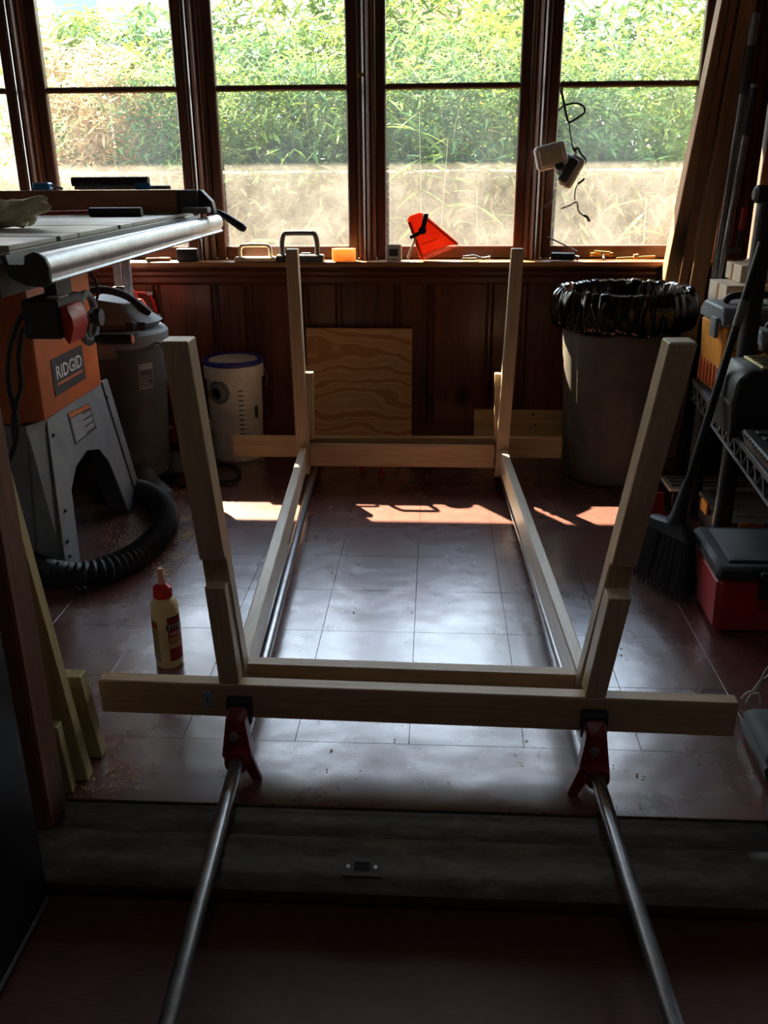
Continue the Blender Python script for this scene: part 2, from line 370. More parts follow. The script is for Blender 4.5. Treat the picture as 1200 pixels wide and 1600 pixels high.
# casement windows and the posts between them
bays = [(-2.9, -2.215), (-2.012, -1.330), (-1.128, -.468), (-.272, .394), (.585, 1.277)]
bays = [tuple(at(p, 133, Y=YG).x for p in q) for q in ((-215, 9), (72, 275), (338, 541), (603, 812), (875, 1090))]
for i, (xa, xb) in enumerate(bays):
    xa = max(xa, WLX+.05); w = link('window_%d' % (i+1), None, V((xa+xb)/2*S, YG*S, ZS*S), None, kind='structure')
    st = .052; y0, y1 = 4.905, 4.955
    for a, b in ((xa-st, xa), (xb, xb+st)):
        bm = B(); box(bm, (a, y0, ZS+.002), (b, y1, ZH-.01), .006); obj('stile', bm, 'mullion', w)
    for a, b in ((ZS+.002, 1.088), (ZH-.07, ZH-.01)):
        bm = B(); box(bm, (xa, y0+.001, a), (xb, y1-.001, b), .005); obj('rail', bm, 'mullion_x', w)
    for zc in (1.855, 2.62):
        bm = B(); box(bm, (xa, y0+.008, zc-.014), (xb, y1-.008, zc+.014), .006); obj('muntin', bm, 'mullion_x', w)
    for z0, z1 in ((1.088, 1.841), (1.869, 2.606), (2.634, ZH-.07)):
        bm = B(); box(bm, (xa, YG-.002, z0), (xb, YG+.002, z1)); obj('glass_pane', bm, 'glass', w, smooth=0)
for i in range(6):
    a = bays[i-1][1]+.054 if i else WLX; b = bays[i][0]-.054 if i < 5 else WRX
    if b-a < .02: continue
    mid = (a+b)/2; hw = (b-a)/2; f = max(hw*.30, .012)
    z0 = ZS+.0015; pts = [(a, 4.99), (a, 4.895), (a+.3*hw, 4.885), (a+.3*hw, 4.865), (mid-f*1.4, 4.865), (mid-f, 4.84), (mid-f*.35, 4.83), (mid-f*.2, 4.845), (mid+f*.2, 4.845), (mid+f*.35, 4.83), (mid+f, 4.84), (mid+f*1.4, 4.865), (b-.3*hw, 4.865), (b-.3*hw, 4.885), (b, 4.895), (b, 4.99)]
    bm = B(); prism(bm, [(x, y, z0) for x, y in pts], (0, 0, ZH-z0)); obj('trim_%d' % (4+i), bm, 'mullion', kind='structure', smooth=20)
    if i == 3:
        bm = B(); p = at(564, 117, Y=4.83); box(bm, (p.x-.014, 4.826, p.z-.008), (p.x+.014, 4.8295, p.z+.008), .001); tp = obj('catch_plate', bm, 'brass', bpy.data.objects['trim_7'])
# roof overhang outside
bm = B(); hexa(bm, [(-6, 4.97, 3.62), (5, 4.97, 3.62), (5, 5.82, 2.57), (-6, 5.82, 2.57)], [(-6, 4.97, 3.68), (5, 4.97, 3.68), (5, 5.82, 2.64), (-6, 5.82, 2.64)]); obj('roof_overhang', bm, 'ceil', kind='structure')
# added fill lamp, out of view, that lifts the near floor and threshold
hl = thing('added_fill_lamp', (0, .75, 3.5), 'flat round ceiling lamp of the hall above the camera side of the doorway', 'lamp')
bm = B(); lathe(bm, (0, .75, 0), [(0, 3.545), (.16, 3.545), (.17, 3.56), (.17, 3.598), (0, 3.598)], 24); obj('fill_lamp_body', bm, 'white', hl)
la = bpy.data.objects.new('lamp_light', bpy.data.lights.new('lamp_light', 'AREA')); COL.objects.link(la); la.data.shape = 'DISK'; la.data.size = .22; la.data.energy = .8; la.data.color = (.86, .93, 1)
la.parent = hl; la.location = V(0, 0, .03)*S
# jambs and the black door of the doorway
bm = B(); box(bm, (-.985, 1.655, .013), (-.893, 1.752, 2.9), .006); obj('trim_20', bm, 'worn', kind='structure')
bm = B(); box(bm, (.812, 1.66, .013), (.92, 1.79, 2.9), .006); obj('trim_21', bm, 'rubber', kind='structure')
bm = B(); box(bm, (-.920, .70, -.088), (-.868, 1.548, 2.75), .004)
d = obj('door_1', bm, 'blackdoor', kind='structure')
bm = B(); box(bm, (-.868, .72, -.086), (-.865, 1.54, -.072), .001); obj('door_sweep', bm, 'steel', d)
# ================================================================== OUTSIDE
bm = B(); box(bm, (-12, 5.06, -.3), (10, 24, .0)); obj('ground', bm, 'soil', kind='structure')
bm = B()
nx = 60
for i in range(nx): 
    xa = -6+i*.2; h0 = 1.40+.02*noise.noise(V(xa*1.3, 0, 0)); h1 = 1.40+.02*noise.noise(V((xa+.2)*1.3, 0, 0))
    hexa(bm, [(xa, 6.85, 0), (xa+.2, 6.85, 0), (xa+.2, 12, 0), (xa, 12, 0)], [(xa, 6.9, h0), (xa+.2, 6.9, h1), (xa+.2, 12, h1+.05), (xa, 12, h0+.05)])
obj('garden_wall', bm, 'bank', kind='structure')
def leaves(verts, faces, base, n, spread, L, rr, droop=.4):
    for _ in range(n):
        c = base+V(rr.gauss(0, spread[0]), rr.gauss(0, spread[1]), rr.gauss(0, spread[2])); leaf1(verts, faces, c, L*rr.uniform(.6, 1.3), rr, droop)
def leaf1(verts, faces, c, l, rr, droop=.4, dv=None):
    l = l*1.0
    a = rr.uniform(0, 2*pi); d = dv or V(cos(a), sin(a), rr.uniform(-droop-.5, .45)).normalized()
    s = d.cross(V(rr.uniform(-.6, .6), rr.uniform(-.6, .6), 1)).normalized()*l*.085; k = len(verts); dn = V(0, 0, -l*.12)
    for p in (c, c+d*l*.35+s, c+d*l*.35-s, c+d*l*.7+s*.7+dn*.4, c+d*l*.7-s*.7+dn*.4, c+d*l+dn): verts.append(p)
    faces += [(k, k+2, k+1), (k+1, k+2, k+4, k+3), (k+3, k+4, k+5)]
def pydata(name, verts, faces, mt, parent, origin, kind='stuff'):
    me = bpy.data.meshes.new(name); me.from_pydata([(v-origin)*S for v in verts], [], faces); me.materials.append(M[mt])
    return link(name, me, origin*S, parent, kind=kind)
def proj(p):
    d = Vector(p)-V(0, 0, H); z = d.dot(FW); return 600+F*d.dot(CX)/z, 800-F*d.dot(CU)/z
SEEN = {}
def where(p):
    px = proj(V(p[0], p[1], 1.7))[0]; ed = [0, 40, 305, 572, 843, 1110]; i = max(0, min(4, sum(px > e for e in ed)-1)); f = (px-ed[i])/(ed[i+1]-ed[i])
    nm = ('partly cut off', 'second', 'third', 'fourth', 'rightmost')[i]
    side = 'left edge' if f < .17 else 'left half' if f < .42 else 'middle' if f < .6 else 'right half' if f < .85 else 'right edge'
    if px > 1110: side = 'far right'
    return '%s of the %s window' % (side, nm)
def bamboo(x, y, z, h, n, mt, label, L=.13, sp=.22, group=None, zmin=.1, cul=3):
    t = thing('bamboo_plant', (x, y, z), label, 'bamboo', group); rr = random.Random(int(x*917+y*331)); vs = []; fs = []
    for c in range(cul):
        a = rr.uniform(0, 6.28); dx, dy = cos(a)*.14, sin(a)*.1
        p = [V(x+dx*q*q*1.6+dx*.3, y+dy*q+dy*.3, z+h*.85*q) for q in (0, .25, .5, .75, 1)]
        bm = B(); tube(bm, p, [.007, .006, .005, .004, .002], 6); obj('culm', bm, 'culm', t)
    for _ in range(n//10):
        q = zmin+(1-zmin)*rr.random()**1.2; c = V(x+rr.gauss(0, sp), y+rr.gauss(0, sp*.6), z+h*q)
        leaves(vs, fs, c, 10, (.06, .05, .05), L, rr)
    for v in vs: v.z = max(v.z, z+.01+.02*rr.random())
    pydata('foliage', vs, fs, mt, t, V(x, y, z)); return t
for row, (yy, hh, nn, cnt, L) in enumerate(((7.25, .82, 1900, 9, .12), (8.2, 1.12, 2300, 8, .15), (9.6, 1.66, 3000, 7, .20))):
    for i in range(cnt):
        x0, x1 = -2.75-row*.7, 1.95+row*.5; x = x0+(x1-x0)*(i+.5)/cnt+R.uniform(-.05, .05)
        left = (x-x0)/(x1-x0)
        mt = 'leaf_dry' if (left < .14 and row < 2) else ('leaf' if (i+row) % 2 == 0 else 'leaf_cool')
        h = hh*R.uniform(.96, 1.06)*(.9 if left < .3 else 1)*(.86 if .78 < left < .93 else 1)
        col = {'leaf_dry': 'dry tan', 'leaf': 'yellow-green', 'leaf_cool': 'blue-green'}[mt]
        y = yy+R.uniform(-.08, .08)
        bamboo(x, y, 1.445, h, nn, mt, '%s bamboo, %s row, %s' % (col, ('front', 'middle', 'rear')[row], where((x, y))), L, .24+row*.07, 'bamboo hedge plants outside', 0.0)
for i in range(9):
    x = -2.9+i*.6; rr = random.Random(50+i); vs = []; fs = []
    for _ in range(1100):
        c = V(x+rr.uniform(-.34, .34), 6.84-rr.random()*.2, .35+1.12*rr.random()**.7); leaf1(vs, fs, c, rr.uniform(.08, .2), rr, .5)
    t = thing('dry_grass_clump', (x, 6.6, .0), 'dry straw-coloured grass on the bank, %s' % where((x, 6.72)), 'grass', 'dry grass clumps on the bank'); pydata('blades', vs, fs, 'straw' if i % 3 else 'straw_green', t, V(x, 6.72, .3))
def sprig(px, py, Y, n, L, mt, label, lean=0):
    top = at(px, py, Y=Y); base = V(top.x-lean, Y+.05, .0); t = thing('bamboo_sprig', base, label, 'bamboo'); rr = random.Random(px)
    pts = smooth_path([base, base.lerp(top, .5)+V(.02, 0, .02), top], 5); bm = B(); tube(bm, pts, [.006-.004*i/len(pts) for i in range(len(pts))], 6); obj('culm', bm, 'culm', t)
    for k in range(n):
        q = .45+.55*k/(n-1); c = pts[min(len(pts)-1, int(q*(len(pts)-1)))]; a = (k % 2)*pi+rr.uniform(-.8, .8)
        vs = []; fs = []; leaf1(vs, fs, c, L*rr.uniform(.7, 1.2), rr, .4, V(cos(a), sin(a)*.5-.3, rr.uniform(-.7, .35)).normalized()); pydata('leaf', vs, fs, mt, t, c, None)
sprig(655, 175, 6.55, 26, .24, 'leaf', 'tall bright bamboo sprig left of centre in the third full window')
sprig(745, 300, 6.3, 14, .20, 'leaf', 'small bamboo sprig low behind the red featherboard window')
sprig(1010, 310, 6.2, 14, .22, 'leaf', 'low leafy bamboo sprig in the rightmost window beside the lumber')
sprig(985, 350, 6.3, 9, .18, 'leaf_cool', 'lowest short bamboo sprig near the sill of the rightmost window')
sprig(700, 215, 6.6, 16, .22, 'leaf', 'arching bamboo sprig in the middle of the third full window', .15)
# neighbouring houses
hs = thing('house', (-3.6, 14, 0), 'pale grey neighbouring house half hidden behind the bamboo', 'house')
bm = B(); box(bm, (-6.5, 14, 0), (-2.2, 17, 4.2)); obj('wall', bm, 'house', hs, smooth=0)
bm = B(); prism(bm, [(-6.8, 13.7, 4.2), (-6.8, 15.5, 5.3), (-6.8, 17.3, 4.2)], (4.9, 0, 0)); obj('roof', bm, 'shingle', hs, smooth=0)
for px, py, w, h in ((202, 55, .22, .5), (228, 85, .2, .35), (120, 20, .3, .6)):
    p = at(px, py, Y=13.95); bm = B(); box(bm, (p.x-w-.05, 13.94, p.z-h/2-.05), (p.x+w+.05, 14.01, p.z+h/2+.05)); f = obj('window', bm, 'white', hs)
    bm = B(); box(bm, (p.x-w, 13.93, p.z-h/2), (p.x+w, 13.95, p.z+h/2)); obj('pane', bm, 'darkpane', f, smooth=0)
hb = thing('house', (0, 19, 0), 'red brick house showing over the bamboo at the top of the middle windows', 'house')
bm = B(); box(bm, (-1.9, 19, 0), (1.6, 22, 4.9)); obj('wall', bm, 'brickfar', hb, smooth=0)
bm = B(); prism(bm, [(-2.1, 18.7, 4.9), (-2.1, 20.5, 6.1), (-2.1, 22.3, 4.9)], (3.9, 0, 0)); obj('roof', bm, 'shingle', hb, smooth=0)
# ================================================================== THE GLUE-UP: wooden base held in pipe clamps
fr = thing('wooden_stand', (-.1, 3.1, .1), 'pale maple wooden frame with four tall legs clamped in the middle of the floor', 'furniture frame')
def bar(name, p, mt, parent=fr, label=None, bev=.003):   # p: bottom front-left, bottom front-right, depth, height
    a, b, d, h = p; a = Vector(a); b = Vector(b); dirv = (b-a).normalized(); nrm = V(-dirv.y, dirv.x, 0)*d
    bm = B(); hexa(bm, [a, b, b+nrm, a+nrm], [q+V(0, 0, h) for q in (a, b, b+nrm, a+nrm)], bev); return obj(name, bm, mt, parent, label)
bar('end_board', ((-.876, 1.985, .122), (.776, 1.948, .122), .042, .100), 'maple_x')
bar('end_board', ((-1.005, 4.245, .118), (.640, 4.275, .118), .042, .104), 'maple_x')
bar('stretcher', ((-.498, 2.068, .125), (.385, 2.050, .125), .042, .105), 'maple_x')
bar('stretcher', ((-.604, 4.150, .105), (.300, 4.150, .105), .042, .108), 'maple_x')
def side_rail(f0, f1, n0, n1, z0, z1):
    bm = B(); hexa(bm, [V(n0, f0[1], z0), V(n1, f0[1], z0), V(f1[1], f1[0], z0), V(f1[2] if 0 else f0[0], f1[0], z0)], [V(n0, f0[1], z1)]*0 or [V(n0, f0[1], z1), V(n1, f0[1], z1), V(f1[1], f1[0], z1), V(f0[0], f1[0], z1)], .003)
    obj('side_rail', bm, 'maple_y', fr)
#          far-left X, near Y | far Y, far-right X | near-left X, near-right X
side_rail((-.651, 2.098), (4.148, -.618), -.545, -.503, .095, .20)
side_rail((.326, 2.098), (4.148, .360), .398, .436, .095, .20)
def leg(sections):      # list of (z, x0, x1, y0, y1)
    bm = B(); rings = []
    for z, x0, x1, y0, y1 in sections: rings.append([bm.verts.new(q) for q in ((x0, y0, z), (x1, y0, z), (x1, y1, z), (x0, y1, z))])
    for a, b in zip(rings[:-1], rings[1:]):
        for k in range(4): bm.faces.new((a[k], a[(k+1) % 4], b[(k+1) % 4], b[k]))
    bm.faces.new(rings[0][::-1]); bm.faces.new(rings[-1])
    bmesh.ops.recalc_face_normals(bm, faces=bm.faces)
    bmesh.ops.bevel(bm, geom=[e for e in bm.edges if e.calc_face_angle(0) > .5], offset=.0025, segments=1, affect='EDGES')
    return obj('leg', bm, 'maple', fr)
def near_leg(xt0, xt1, xb0, xb1):
    zt, zb = 1.125, .105
    def s(z, rec=0):
        t = (z-zb)/(zt-zb); yf = 2.032-.10*t+rec; x0 = xb0+(xt0-xb0)*t; x1 = xb1+(xt1-xb1)*t
        return (z, x0, x1, yf, 2.100-.10*t if 1 else 0)
    return leg([s(zb, .018), s(.574, .018), s(.5741), s(zt)])
near_leg(-.602, -.541, -.551, -.485)
near_leg(.502, .562, .378, .440)
leg([(.062, -.668, -.604, 4.150, 4.205), (1.135, -.678, -.624, 4.150, 4.205)])
leg([(.062, .304, .364, 4.150, 4.205), (1.135, .340, .396, 4.150, 4.205)])
def rings_mat():
    m, n, b, o = new_mat('growth_rings'); w = N(n, 'TexWave', wave_type='RINGS', rings_direction='Z'); mp = N(n, 'Mapping'); mp.inputs['Location'].default_value = (.02, .03, 0)
    t_ = N(n, 'TexCoord'); n.links.new(t_.outputs['Object'], mp.inputs[0]); n.links.new(mp.outputs[0], w.inputs['Vector']); w.inputs['Scale'].default_value = 70; w.inputs['Distortion'].default_value = 1
    n.links.new(ramp(n, w.outputs[0], [(.3, lin('#8d7d66')), (.7, lin('#c4b59c'))]), b.inputs['Base Color']); b.inputs['Roughness'].default_value = .6; return m
RM = rings_mat()
bm = B(); box(bm, (.505, 1.936, 1.1252), (.559, 1.996, 1.1262)); obj('end_grain', bm, RM, fr, label='leg top with growth rings', smooth=0)
def block(x0, x1, xb0, xb1, y0, y1, z0, z1):
    bm = B(); hexa(bm, [(xb0, y0, z0), (xb1, y0, z0), (xb1, y1, z0), (xb0, y1, z0)], [(x0, y0-.008, z1), (x1, y0-.008, z1), (x1, y1-.008, z1), (x0, y1-.008, z1)], .002); obj('leg_block', bm, 'maple', fr)
block(-.564, -.512, -.549, -.496, 1.980, 2.026, .2235, .505)
block(.428, .483, .394, .446, 1.956, 2.018, .2235, .507)
block(-.618, -.580, -.640, -.589, 4.206, 4.243, .2235, .56)
block(.290, .345, .300, .345, 4.206, 4.243, .2235, .56)
bm = B(); q = [at(*p, Y=1.9725) for p in ((317, 1081), (328, 1081), (331, 1103), (322, 1105))]; prism(bm, q, (0, .0035, 0)); tapeo = obj('paint_tape', bm, plain('tapeblue', '#8fc0e0', .7), fr, label='scrap of pale blue tape on the near board')
bm = B()
for a, b in (((321, 1085), (325, 1092)), ((325, 1087), (322, 1097)), ((323, 1094), (328, 1100))): tube(bm, [at(*a, Y=1.9705), at(*b, Y=1.9705)], .0008, 4)
obj('pen_mark', bm, 'rubber', tapeo)
# pipe clamps
def pipe_clamp(near, far, boardY, farY, label, flip):
    near = Vector(near); far = Vector(far); t = thing('pipe_clamp', (near.x, near.y, 0), label, 'clamp', 'pipe clamps under the wooden stand'); dv = (far-near).normalized()
    bm = B(); P = [near+dv*(i*.5) for i in range(0)]+[near, far]; tube(bm, P, .0175, 20); obj('pipe', bm, 'galv', t)
    bm = B(); q = near-dv*.0; 
    for k in range(5): tube(bm, [q+dv*(.01+.008*k), q+dv*(.013+.008*k)], .0185, 16)
    obj('thread', bm, 'steel', t)
    def pt(y): return near+dv*((y-near.y)/dv.y)
    c = pt(boardY); x = c.x
    # pressure pad, jaw body, handle leg
    bm = B(); box(bm, (x-.032, boardY-.034, .128), (x+.034, boardY-.001, .198), .004); obj('pad', bm, 'rubber', t)
    bm = B(); c2 = pt(boardY-.06)
    hexa(bm, [(x-.040, boardY-.085, .055), (x+.040, boardY-.085, .055), (x+.036, boardY-.036, .065), (x-.036, boardY-.036, .065)], [(x-.024, boardY-.075, .165), (x+.024, boardY-.075, .165), (x+.026, boardY-.036, .19), (x-.026, boardY-.036, .19)], .006)
    lathe(bm, c2, [(.0, -.05), (.030, -.05), (.034, -.03), (.034, .03), (.030, .05), (0, .05)], 20, rot=dv.to_track_quat('Z', 'Y').to_matrix())
    hd = obj('jaw', bm, 'clampred', t)
    bm = B(); cyl(bm, (x-.004, boardY-.088, .125), (x-.004, boardY-.076, .125), .010, .012, 12); obj('bolt', bm, 'steel', hd)
    bm = B(); s = flip
    prism(bm, [(x+s*.005, boardY-.092, .075), (x+s*.038, boardY-.092, .085), (x+s*.066, boardY-.096, .002), (x+s*.040, boardY-.096, .002)], (0, .014, 0), .002); obj('foot', bm, 'clampred', t)
    # crank screw under the pipe line
    # tail stop at the far end
    c3 = pt(farY+.03); bm = B(); box(bm, (c3.x-.03, farY+.012, .02), (c3.x+.03, farY+.052, .19), .006); obj('tail_jaw', bm, 'clampred', t)
    bm = B(); box(bm, (c3.x-.028, farY+.002, .13), (c3.x+.028, farY+.011, .19), .002); obj('pad', bm, 'rubber', t)
pipe_clamp((-.448, .93, .062), (-.600, 4.36, .062), 1.968, 4.290, 'left steel pipe clamp with dark red jaw, running under the left rail', 1)
pipe_clamp((.448, .93, .062), (.338, 4.38, .062), 1.948, 4.312, 'right steel pipe clamp with dark red jaw, running under the right rail', -1)
for i, (px, py, lb) in enumerate(((566, 738, 'small red plastic clamp cap, left one under the far stretcher'), (596, 744, 'small red plastic clamp cap, right one under the far stretcher'), (497, 735, 'tiny red plastic clamp cap beside the far left leg'))):
    p = at(px, py, Z=.0); bm = B(); lathe(bm, p+V(0, 0, .020), [(0, -.02), (.018, -.02), (.020, 0), (.014, .004), (.014, .022), (.009, .022), (.009, .008), (0, .008)], 12, rot=Matrix.Rotation(.0, 3, 'X')); obj('clamp_cap', bm, 'redtool', label=lb, cat='cap')
# ================================================================== GLUE BOTTLE
gp = at(266, 1036, Z=0); gx, gy = gp.x, gp.y; GR = .043
t = thing('glue_bottle', (gx, gy, 0), 'cream wood glue bottle with red cap and red label standing on the floor', 'bottle')
bm = B(); lathe(bm, (gx, gy, 0), [(0, .001), (GR*.92, .001), (GR, .008), (GR, .20), (GR*.97, .217), (GR*.8, .232), (GR*.55, .240), (0, .240)], 40); obj('body', bm, 'glue', t)
bm = B(); lathe(bm, (gx, gy, 0), [(0, .2405), (GR*.68, .2405), (GR*.70, .25), (GR*.66, .272), (GR*.5, .278), (.014, .284), (0, .284)], 28, fn=lambda r, z, a, j: (r*(1+.02*(int(a*14/pi) % 2)) if 1 <= j <= 2 else r, z)); cap = obj('cap', bm, 'capred', t)
bm = B(); lathe(bm, (gx, gy, 0), [(.013, .2845), (.011, .30), (.0085, .325), (.0075, .335), (0, .335)], 14); obj('nozzle', bm, 'nozzle', cap)
def wrapq(a0, a1, z0, z1, r, name, mt, parent, n=16, lab=None):
    bm = B(); a0, a1 = radians(a0), radians(a1)
    A = [[bm.verts.new((gx+r*cos(a0+(a1-a0)*k/n), gy+r*sin(a0+(a1-a0)*k/n), z)) for k in range(n+1)] for z in (z0, z1)]
    for k in range(n): bm.faces.new((A[0][k], A[0][k+1], A[1][k+1], A[1][k]))
    return obj(name, bm, mt, parent, lab)
# the front label faces right of the camera, the back label left
lf = wrapq(-67, 30, .030, .182, GR+.0004, 'front_label', 'label_dark', t)
wrapq(-64, 28, .034, .178, GR+.0007, 'label_field', 'label_red', lf)
wrapq(-73, 30, .138, .160, GR+.0009, 'name_band', 'label_dark', lf)
wrapq(-62, 26, .098, .112, GR+.0010, 'text_band', 'label_tan', lf); wrapq(-66, 26, .074, .094, GR+.0010, 'text_band', 'label_tan', lf)
def wr_(a0, z0, r):
    return lambda x, y: V(gx+r*cos(radians(a0)+x/r), gy+r*sin(radians(a0)+x/r), z0+y)
bm = B(); text_bm(bm, 'TITEBOND', (0, 0, 0), (1, 0, 0), (0, 0, 1), .024, wrap=wr_(-70, .1405, GR+.0014)); obj('lettering', bm, 'print_white', lf, smooth=0)
bm = B(); text_bm(bm, 'ORIGINAL', (0, 0, 0), (1, 0, 0), (0, 0, 1), .017, wrap=wr_(-60, .119, GR+.0014)); obj('lettering', bm, 'print_white', lf, smooth=0)
bm = B(); text_bm(bm, 'WOOD GLUE', (0, 0, 0), (1, 0, 0), (0, 0, 1), .011, wrap=wr_(-58, .101, GR+.0014)); obj('lettering', bm, 'label_red', lf, smooth=0)
lb = wrapq(-170, -110, .028, .168, GR+.0004, 'back_label', 'label_dark', t); wrapq(-170, -112, .031, .165, GR+.0007, 'label_field', 'label_tan', lb); wrapq(-170, -114, .034, .056, GR+.0010, 'bar_field', 'print_grey', lb); wrapq(-170, -113, .145, .162, GR+.0010, 'title_field', 'label_red', lb)
bm = B()
for k in range(9):
    z = .064+k*.0085
    A = [bm.verts.new((gx+(GR+.0013)*cos(radians(a)), gy+(GR+.0013)*sin(radians(a)), zz)) for zz in (z, z+.003) for a in (-165, -150, -135, -117)]
    for q in range(3): bm.faces.new((A[q], A[q+1], A[q+5], A[q+4]))
obj('print_lines', bm, 'label_dark', lb, smooth=0)
# ================================================================== TABLE SAW
saw = thing('table_saw', (-1.6, 3.4, 0), 'orange table saw on a grey steel stand at the left, long silver front rail', 'table saw')
def Xp(z): return -1.392-.045*z/.61
def onp(px, py):
    X = -1.42
    for _ in range(8): p = at(px, py, X=X); X = Xp(max(p.z, 0))
    return V(X, p.y, p.z)
pp = [onp(*q) for q in ((73, 655), (103, 884), (127, 888), (112, 765), (119, 730), (136, 704), (155, 702), (170, 720), (183, 752), (203, 812), (217, 804), (157, 599))]
for q in pp: q.z = max(q.z, .004)
bm = B(); prism(bm, pp, (-.008, 0, 0), .0015); panel = obj('stand_side', bm, 'steel', saw)
bm = B(); pq = [onp(*q) for q in ((158, 597), (218, 804), (224, 800), (166, 592))]; [setattr(q, 'z', max(q.z, .004)) for q in pq]; prism(bm, [q+V(.004, .004, 0) for q in pq], (-.012, 0, 0), .001); obj('stand_flange', bm, 'steel', saw)
tl, bl = at(40, 660, Y=3.04), V(-1.53, 3.06, .004)
tr, br = pp[0], pp[1]
tl.z = tr.z
bm = B(); prism(bm, [tl, bl, V(br.x, br.y, .004), tr], (-.004, .008, 0)); obj('stand_leg', bm, 'steel', saw)
bm = B(); yn = tl.y; prism(bm, [(tl.x, yn, tl.z), (bl.x, bl.y, .004), (bl.x-.10, bl.y, .004), (bl.x-.12, bl.y, .30), (bl.x-.20, bl.y, .42), (-1.95, bl.y, .42), (-2.02, bl.y, .30), (-2.03, bl.y, .004), (-2.13, bl.y, .004), (-2.10, yn, tl.z)], (0, .008, 0)); obj('stand_front', bm, 'steel', saw)
bm = B(); prism(bm, [(-2.14, 3.06, .004), (-2.14, 3.2, .004), (-2.12, 3.25, .38), (-2.12, 3.55, .38), (-2.14, 3.62, .004), (-2.14, 3.78, .004), (-2.10, 3.74, .61), (-2.10, 3.1, .61)], (.008, 0, 0)); obj('stand_side', bm, 'steel', saw)
bm = B(); prism(bm, [(-1.44, 3.75, .61), (-1.40, 3.78, .004), (-1.5, 3.78, .004), (-1.56, 3.76, .38), (-1.95, 3.76, .38), (-2.03, 3.78, .004), (-2.13, 3.78, .004), (-2.10, 3.75, .61)], (0, .008, 0)); obj('stand_front', bm, 'dgrey', saw)
for px, py in ((82, 680), (101, 798), (104, 846), (108, 869), (166, 621), (192, 712), (209, 795), (203, 800), (89, 880)):
    p = onp(px, py)+V(.001, 0, 0); bm = B(); cyl(bm, p, p+V(.008, 0, 0), .008, .006, 8); obj('bolt', bm, 'dgrey', saw)
bm = B(); X0 = -1.425
prism(bm, [(X0, 3.10, .618), (X0, 3.69, .618), (-1.50, 3.75, .618), (-2.05, 3.75, .618), (-2.10, 3.70, .618), (-2.10, 3.06, .618), (-1.50, 3.045, .618)], (0, 0, .60), .004); body = obj('cabinet', bm, 'orange', saw)
# brand plate
bm = B(); box(bm, (X0+.0005, 3.213, .680), (X0+.003, 3.522, .818)); pl_ = obj('brand_plate', bm, 'label_grey', saw)
bm = B(); text_bm(bm, 'RIDGID', (X0+.003, 3.240, .738), (0, 1, 0), (0, 0, 1), .070, .001, sx=1.12); obj('lettering', bm, 'print_white', pl_, smooth=0)
bm = B(); box(bm, (X0+.003, 3.240, .714), (X0+.0042, 3.495, .724)); obj('underline', bm, 'orange', pl_)
# warning label
q = [onp(*a) for a in ((105, 646), (138, 630), (150, 669), (117, 695))]; off = V(.0015, 0, 0)
bm = B(); prism(bm, [a+off for a in q], (.001, 0, 0)); wl = obj('warning_label', bm, 'label_grey', saw)
def quadlab(a, b, c, d, name, mt, par, o2):
    bm = B(); P = lambda u, v: (q[0]*(1-u)+q[1]*u)*(1-v)+(q[3]*(1-u)+q[2]*u)*v
    prism(bm, [P(a, b)+o2, P(c, b)+o2, P(c, d)+o2, P(a, d)+o2], (.0008, 0, 0)); return obj(name, bm, mt, par, smooth=0)
quadlab(.03, .02, .97, .16, 'label_header', 'orange', wl, V(.0026, 0, 0))
bm = B(); P = lambda u, v: (q[0]*(1-u)+q[1]*u)*(1-v)+(q[3]*(1-u)+q[2]*u)*v
for k in range(13):
    v0 = .21+k*.058; e = .95 if k % 4 else .55
    prism(bm, [P(.06, v0)+V(.0027, 0, 0), P(e, v0)+V(.0027, 0, 0), P(e, v0+.02)+V(.0027, 0, 0), P(.06, v0+.02)+V(.0027, 0, 0)], (.0005, 0, 0))
obj('print_lines', bm, 'print_white', wl, smooth=0)
bm = B(); box(bm, (-1.86, 3.052, .60), (-1.56, 3.056, .72)); ml = obj('motor_label', bm, 'label_grey', saw)
bm = B()
for k in range(5): box(bm, (-1.84, 3.0505, .62+k*.018), (-1.60, 3.052, .625+k*.018))
obj('print_lines', bm, 'print_grey', ml, smooth=0)
# table top with mitre slots
y0t, y1t, xf = 2.50, 4.52, -1.18
bm = B(); box(bm, (-2.5, y0t, 1.235), (xf, y1t, 1.268), .003); tt = obj('table_top', bm, 'castiron', saw)
ys = [y0t, at(88, 371, X=xf).y, at(122, 364, X=xf).y, at(184, 351, X=xf).y, at(207, 346, X=xf).y, y1t]
for a, b in ((ys[0], ys[1]), (ys[1]+.03, ys[2]), (ys[2]+.006, ys[3]), (ys[3]+.03, ys[4]), (ys[4]+.006, ys[5])):
    bm = B(); box(bm, (-2.5, a, 1.269), (xf, b, 1.284), .002); obj('table_slab', bm, 'castiron', tt)
bm = B(); box(bm, (-2.3, 2.9, 1.219), (-1.3, 3.9, 1.234), .002); obj('trunnion_plate', bm, 'dgrey', saw)
